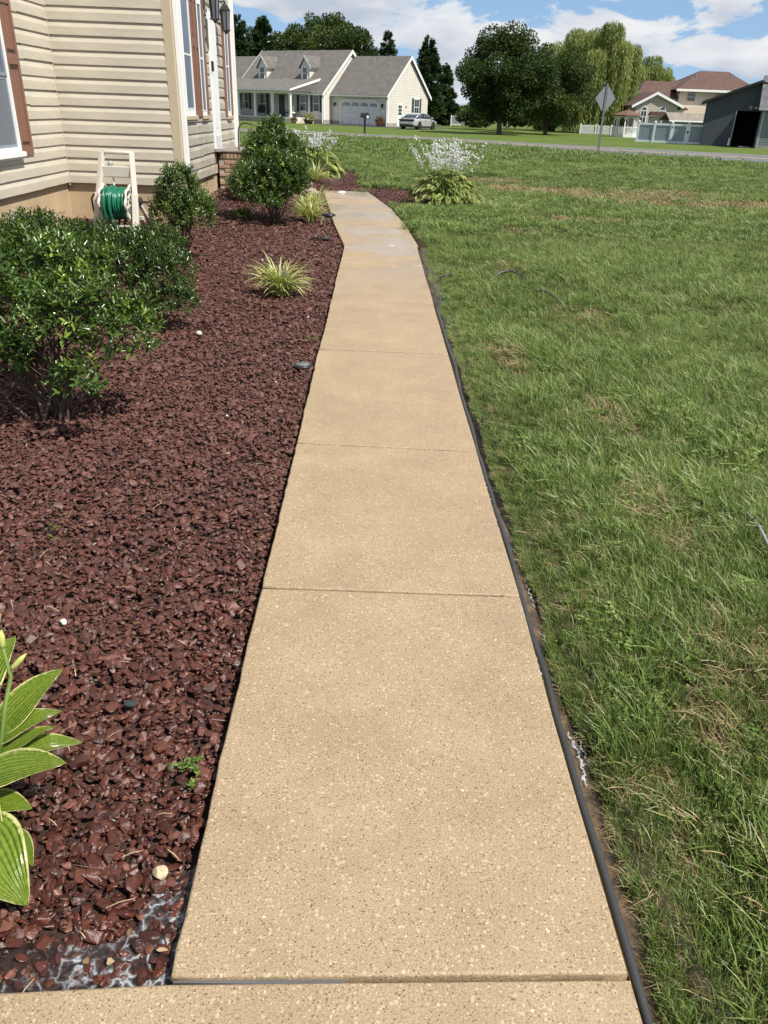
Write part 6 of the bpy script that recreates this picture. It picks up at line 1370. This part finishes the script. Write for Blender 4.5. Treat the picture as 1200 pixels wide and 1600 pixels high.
# ------------------------------------------------------------------ trees
bark = M('bark', (.085, .065, .05), .9, .25, 4., .6, 20., stretch=(1, 1, .25))
maple_m = leafmat('maple_leaf', [(.012, .026, .006), (.028, .050, .011), (.050, .080, .017), (.09, .12, .028)], .6, .25, .25)
oak_m = leafmat('broad_leaf', [(.018, .036, .008), (.045, .074, .016), (.085, .112, .028), (.18, .18, .065)], .6, .25, .25)
willow_m = leafmat('willow_leaf', [(.09, .12, .030), (.17, .21, .06), (.27, .30, .10), (.38, .39, .16)], .6, .35, .25)
spruce_m = leafmat('spruce_needles', [(.010, .024, .009), (.022, .046, .015), (.040, .070, .023), (.07, .10, .034)], .7, .15, .2)
def tree_broad(name, label, loc, H, Rx, zlow, seed, mat, n=24000, ls=.20, nl=46, trunk_r=.24, group=None, flat=1., cat='tree'):
    """tapered trunk, limbs and a crown of leaf clumps on an uneven shell"""
    r = np.random.default_rng(seed); t = thing(name, label, cat, loc, group=group); zc = (zlow+H)/2; rz = (H-zlow)/2
    d = rdir(nl, r); d[:, 2] *= .95; q = r.uniform(.50, .86, nl); C = np.c_[d[:, 0]*Rx*q, d[:, 1]*Rx*flat*q, zc+d[:, 2]*rz*q-rz*.05]
    wid = np.clip(1.1-.25*np.maximum(d[:, 2], 0), .7, 1.1); C[:, 0] *= wid; Rr = r.uniform(.16, .30, nl)*Rx
    k = r.choice(nl, n, p=Rr**2/np.sum(Rr**2)); dd = rdir(n, r); P = C[k]+dd*(Rr[k]*(r.random(n)**.4))[:, None]*np.array([1.15, 1.15, .85])
    D = dd+np.array([0, 0, -.25])+r.normal(size=(n, 3))*.5; V, F = cards(P, D, ls*r.uniform(.7, 1.3, n), ls*.75)
    ti = np.clip(.42+r.normal(0, .09, nl)[k]+r.normal(0, .13, n), 0, 1)
    link('crown', npmesh('crown', V, F, False, {'tint': np.repeat(ti, 4)}), t, mat)
    tr = MB(); tr.tube([(0, 0, -.1), (.02, 0, .15), (.05*r.normal(), 0, zlow*.9), (.1*r.normal(), .1*r.normal(), zc), (0, 0, H*.86)], [trunk_r*1.5, trunk_r*1.1, trunk_r*.9, trunk_r*.6, .03], 10)
    for i in r.choice(nl, min(nl, 22), replace=False):
        s = np.array([0, 0, zlow*.75+r.random()*(zc-zlow)*.9]); e = C[i]; m = (s+e)/2+np.array([0, 0, .12*Rx*r.random()]); tr.tube([s, m, e], [trunk_r*.38, trunk_r*.24, .015], 5)
    tr.build('trunk', bark, t, smooth=True); return t
tree_broad('maple_tree', 'dark round maple standing alone in the lawn across the road', (10.65, 74.2, -.05), 8.85, 4.0, 1.15, 1, maple_m, 46000, .18, 74, .22)
tree_broad('maple_tree', 'duller green tree overlapping the right side of the dark maple', (15.9, 80.5, -.05), 7.9, 3.9, .7, 2, oak_m, 30000, .19, 54, .2)
tree_broad('tree', 'small dark tree filling the gap behind the two maples', (13.2, 92, -.05), 6.0, 3.6, .6, 3, maple_m, 14000, .24, 40, .2)
tree_broad('tree', 'tall mixed green tree behind the dormers of the ranch house', (-7.6, 124, -.05), 14.2, 5.4, 2.0, 4, oak_m, 34000, .30, 70, .3)
tree_broad('tree', 'dark tree behind the ridge of the ranch house, right of the tall mixed one', (-3.6, 120, -.05), 12.4, 4.4, 2.0, 5, maple_m, 28000, .28, 56, .3)
tree_broad('tree', 'yellowish loose tree between the spruces and the tall tree behind the ranch house', (-12.4, 126, -.05), 12.8, 3.6, 2.0, 6, oak_m, 20000, .30, 46, .25)
def conifer(label, loc, H, R, seed, n=9000, name='spruce_tree', tipf=1., ls=.34):
    r = np.random.default_rng(seed); t = thing(name, label, 'tree', loc); nb = 150
    zb = H*(.06+.92*np.sort(r.random(nb)**.9)); az = r.uniform(0, 6.28, nb); Lb = R*(1-zb/H)**.8*r.uniform(.72, 1.15, nb)+.12
    k = r.choice(nb, n, p=Lb/Lb.sum()); s = r.random(n)**.65; rr = Lb[k]*s; a = az[k]+r.normal(0, .16, n)*(1.1-s*.5)
    P = np.c_[np.cos(a)*rr, np.sin(a)*rr, zb[k]+.22*rr-.10*rr*rr/R*2+r.normal(0, .12, n)]
    D = np.c_[np.cos(a), np.sin(a), np.full(n, .35)*tipf]+r.normal(size=(n, 3))*.45; V, F = cards(P, D, ls*r.uniform(.6, 1.3, n), ls*.42)
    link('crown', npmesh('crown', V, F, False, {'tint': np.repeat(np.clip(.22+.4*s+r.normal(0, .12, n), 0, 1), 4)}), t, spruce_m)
    MB().tube([(0, 0, -.1), (0, 0, H*.5), (0, 0, H*.97)], [.22, .14, .02], 8).build('trunk', bark, t, smooth=True); return t
conifer('narrow dark spruce rising right behind the garage gable', (5.9, 104, -.05), 9.2, 3.0, 11, 26000)
conifer('smaller conifer beside the tall spruce, behind the lattice screen', (8.6, 112, -.05), 6.9, 2.3, 12, 14000)
conifer('pointed conifer tip showing above the garage roof', (1.35, 125, -.05), 11.3, 3.3, 13, 16000)
conifer('dense spruce at the left, behind the wing of the ranch house', (-18.6, 119, -.05), 11.8, 5.0, 14, 26000, ls=.45)
conifer('spruce between the left dense one and the yellowish tree', (-15.6, 121, -.05), 11.9, 4.6, 15, 26000, ls=.45)
tree_broad('tree', 'rounded dark tree filling the gap between the spruces at the left', (-17.2, 127, -.05), 12.4, 3.6, 1.0, 7, maple_m, 16000, .30, 40, .25)
tree_broad('tree', 'green tree between the yellowish tree and the tall mixed one behind the dormers', (-10.6, 119, -.05), 11.6, 3.2, 1.0, 8, oak_m, 16000, .30, 40, .25)
conifer('leftmost spruce, mostly hidden by the siding house', (-22.5, 120, -.05), 11.9, 5.0, 16, 24000, ls=.45)
def willow(label, loc, H, R, seed, ns=1300, per=20):
    r = np.random.default_rng(seed); t = thing('willow_tree', label, 'tree', loc); nc = 26
    d = rdir(nc, r); d[:, 2] = np.abs(d[:, 2]); q = r.uniform(.45, .95, nc); C = np.c_[d[:, 0]*R*q, d[:, 1]*R*q, H*.62+d[:, 2]*H*.36*q+.02*H]
    k = r.integers(0, nc, ns); a = rdir(ns, r); a[:, 2] = np.abs(a[:, 2])*.7; S0 = C[k]+a*R*.24
    L = r.uniform(.28, .74, ns)*H; L = np.minimum(L, S0[:, 2]-.25-r.random(ns)*1.0); out = unit(np.c_[S0[:, 0], S0[:, 1], 0*L])
    s = np.linspace(0, 1, per)[None, :, None]
    P = S0[:, None, :]+out[:, None, :]*(.35*np.sqrt(s))*np.minimum(1, L)[:, None, None]-np.array([0, 0, 1.])*L[:, None, None]*s**1.15+r.normal(0, .035, (ns, per, 3))
    n = ns*per; D = np.tile(np.array([0, 0, -1.]), (n, 1))+r.normal(size=(n, 3))*.35
    V, F = cards(P.reshape(-1, 3), D, np.repeat(L/per*1.7, per)+.10, .085); ti = np.clip(np.repeat(.45+r.normal(0, .12, nc)[k]+r.normal(0, .14, ns), per)+r.normal(0, .05, n), 0, 1)
    link('crown', npmesh('crown', V, F, False, {'tint': np.repeat(ti, 4)}), t, willow_m)
    tr = MB().tube([(0, 0, -.1), (.1, 0, H*.25), (0, .1, H*.5)], [.42, .34, .22], 9)
    for i in range(nc): tr.tube([(0, 0, H*.3), tuple((np.array([0, 0, H*.5])+C[i])/2+np.array([0, 0, .3])), tuple(C[i])], [.16, .09, .02], 5)
    tr.build('trunk', bark, t, smooth=True); return t
willow('large weeping willow with long trailing strands right of the maples', (23.6, 97, -.05), 11.2, 4.4, 21, 2500)
willow('lower weeping willow behind the beige house, right of the large one', (31.0, 112, -.05), 8.9, 3.8, 22, 1700)
willow('rounded weeping willow farthest right, above the maroon roof', (35.0, 113, -.05), 9.0, 2.9, 23, 1400)
willow('weeping willow half hidden behind the duller green tree', (20.2, 99, -.05), 8.0, 2.5, 24, 1200)
for i, (x, y, w, h, lb) in enumerate(((8.6, 112, 1.6, 2.0, 'dark hedge shrub behind the lattice screen'), (12.2, 106, 2.2, 2.4, 'dark hedge shrub left of the grey pole, under the maple crown'), (17.4, 108, 2.2, 2.3, 'dark hedge shrub right of the grey pole, under the trees'),
                                        (20.6, 106, 1.8, 2.0, 'low dark shrub under the half hidden willow'), (41.6, 92, 1.5, 3.9, 'leafy shrub top showing between the two sheds'))):
    tree_broad('hedge_shrub', lb, (x, y, -.05), h, w, .05, 40+i, maple_m, 5000, .22, 20, .06, flat=.6, cat='shrub')
def treeline():
    r = np.random.default_rng(77); V = []; F = []; T = []; o = 0
    n = 90000; x = r.uniform(-190, 230, n); y = r.uniform(205, 235, n); hh = 4.5+2.2*Nz(9, .12)(x, x*0)+1.3*Nz(10, .5)(x, x*0)
    P = np.c_[x, y, np.maximum(hh, 1.5)*r.random(n)**.7]; Vv, Ff = cards(P, rdir(n, r), r.uniform(.5, 1.2, n), .6)
    tag(link('far_treeline', npmesh('far_treeline', Vv, Ff, False, {'tint': np.repeat(r.uniform(.2, .7, n), 4)}), mat=oak_m), kind='stuff')
treeline()
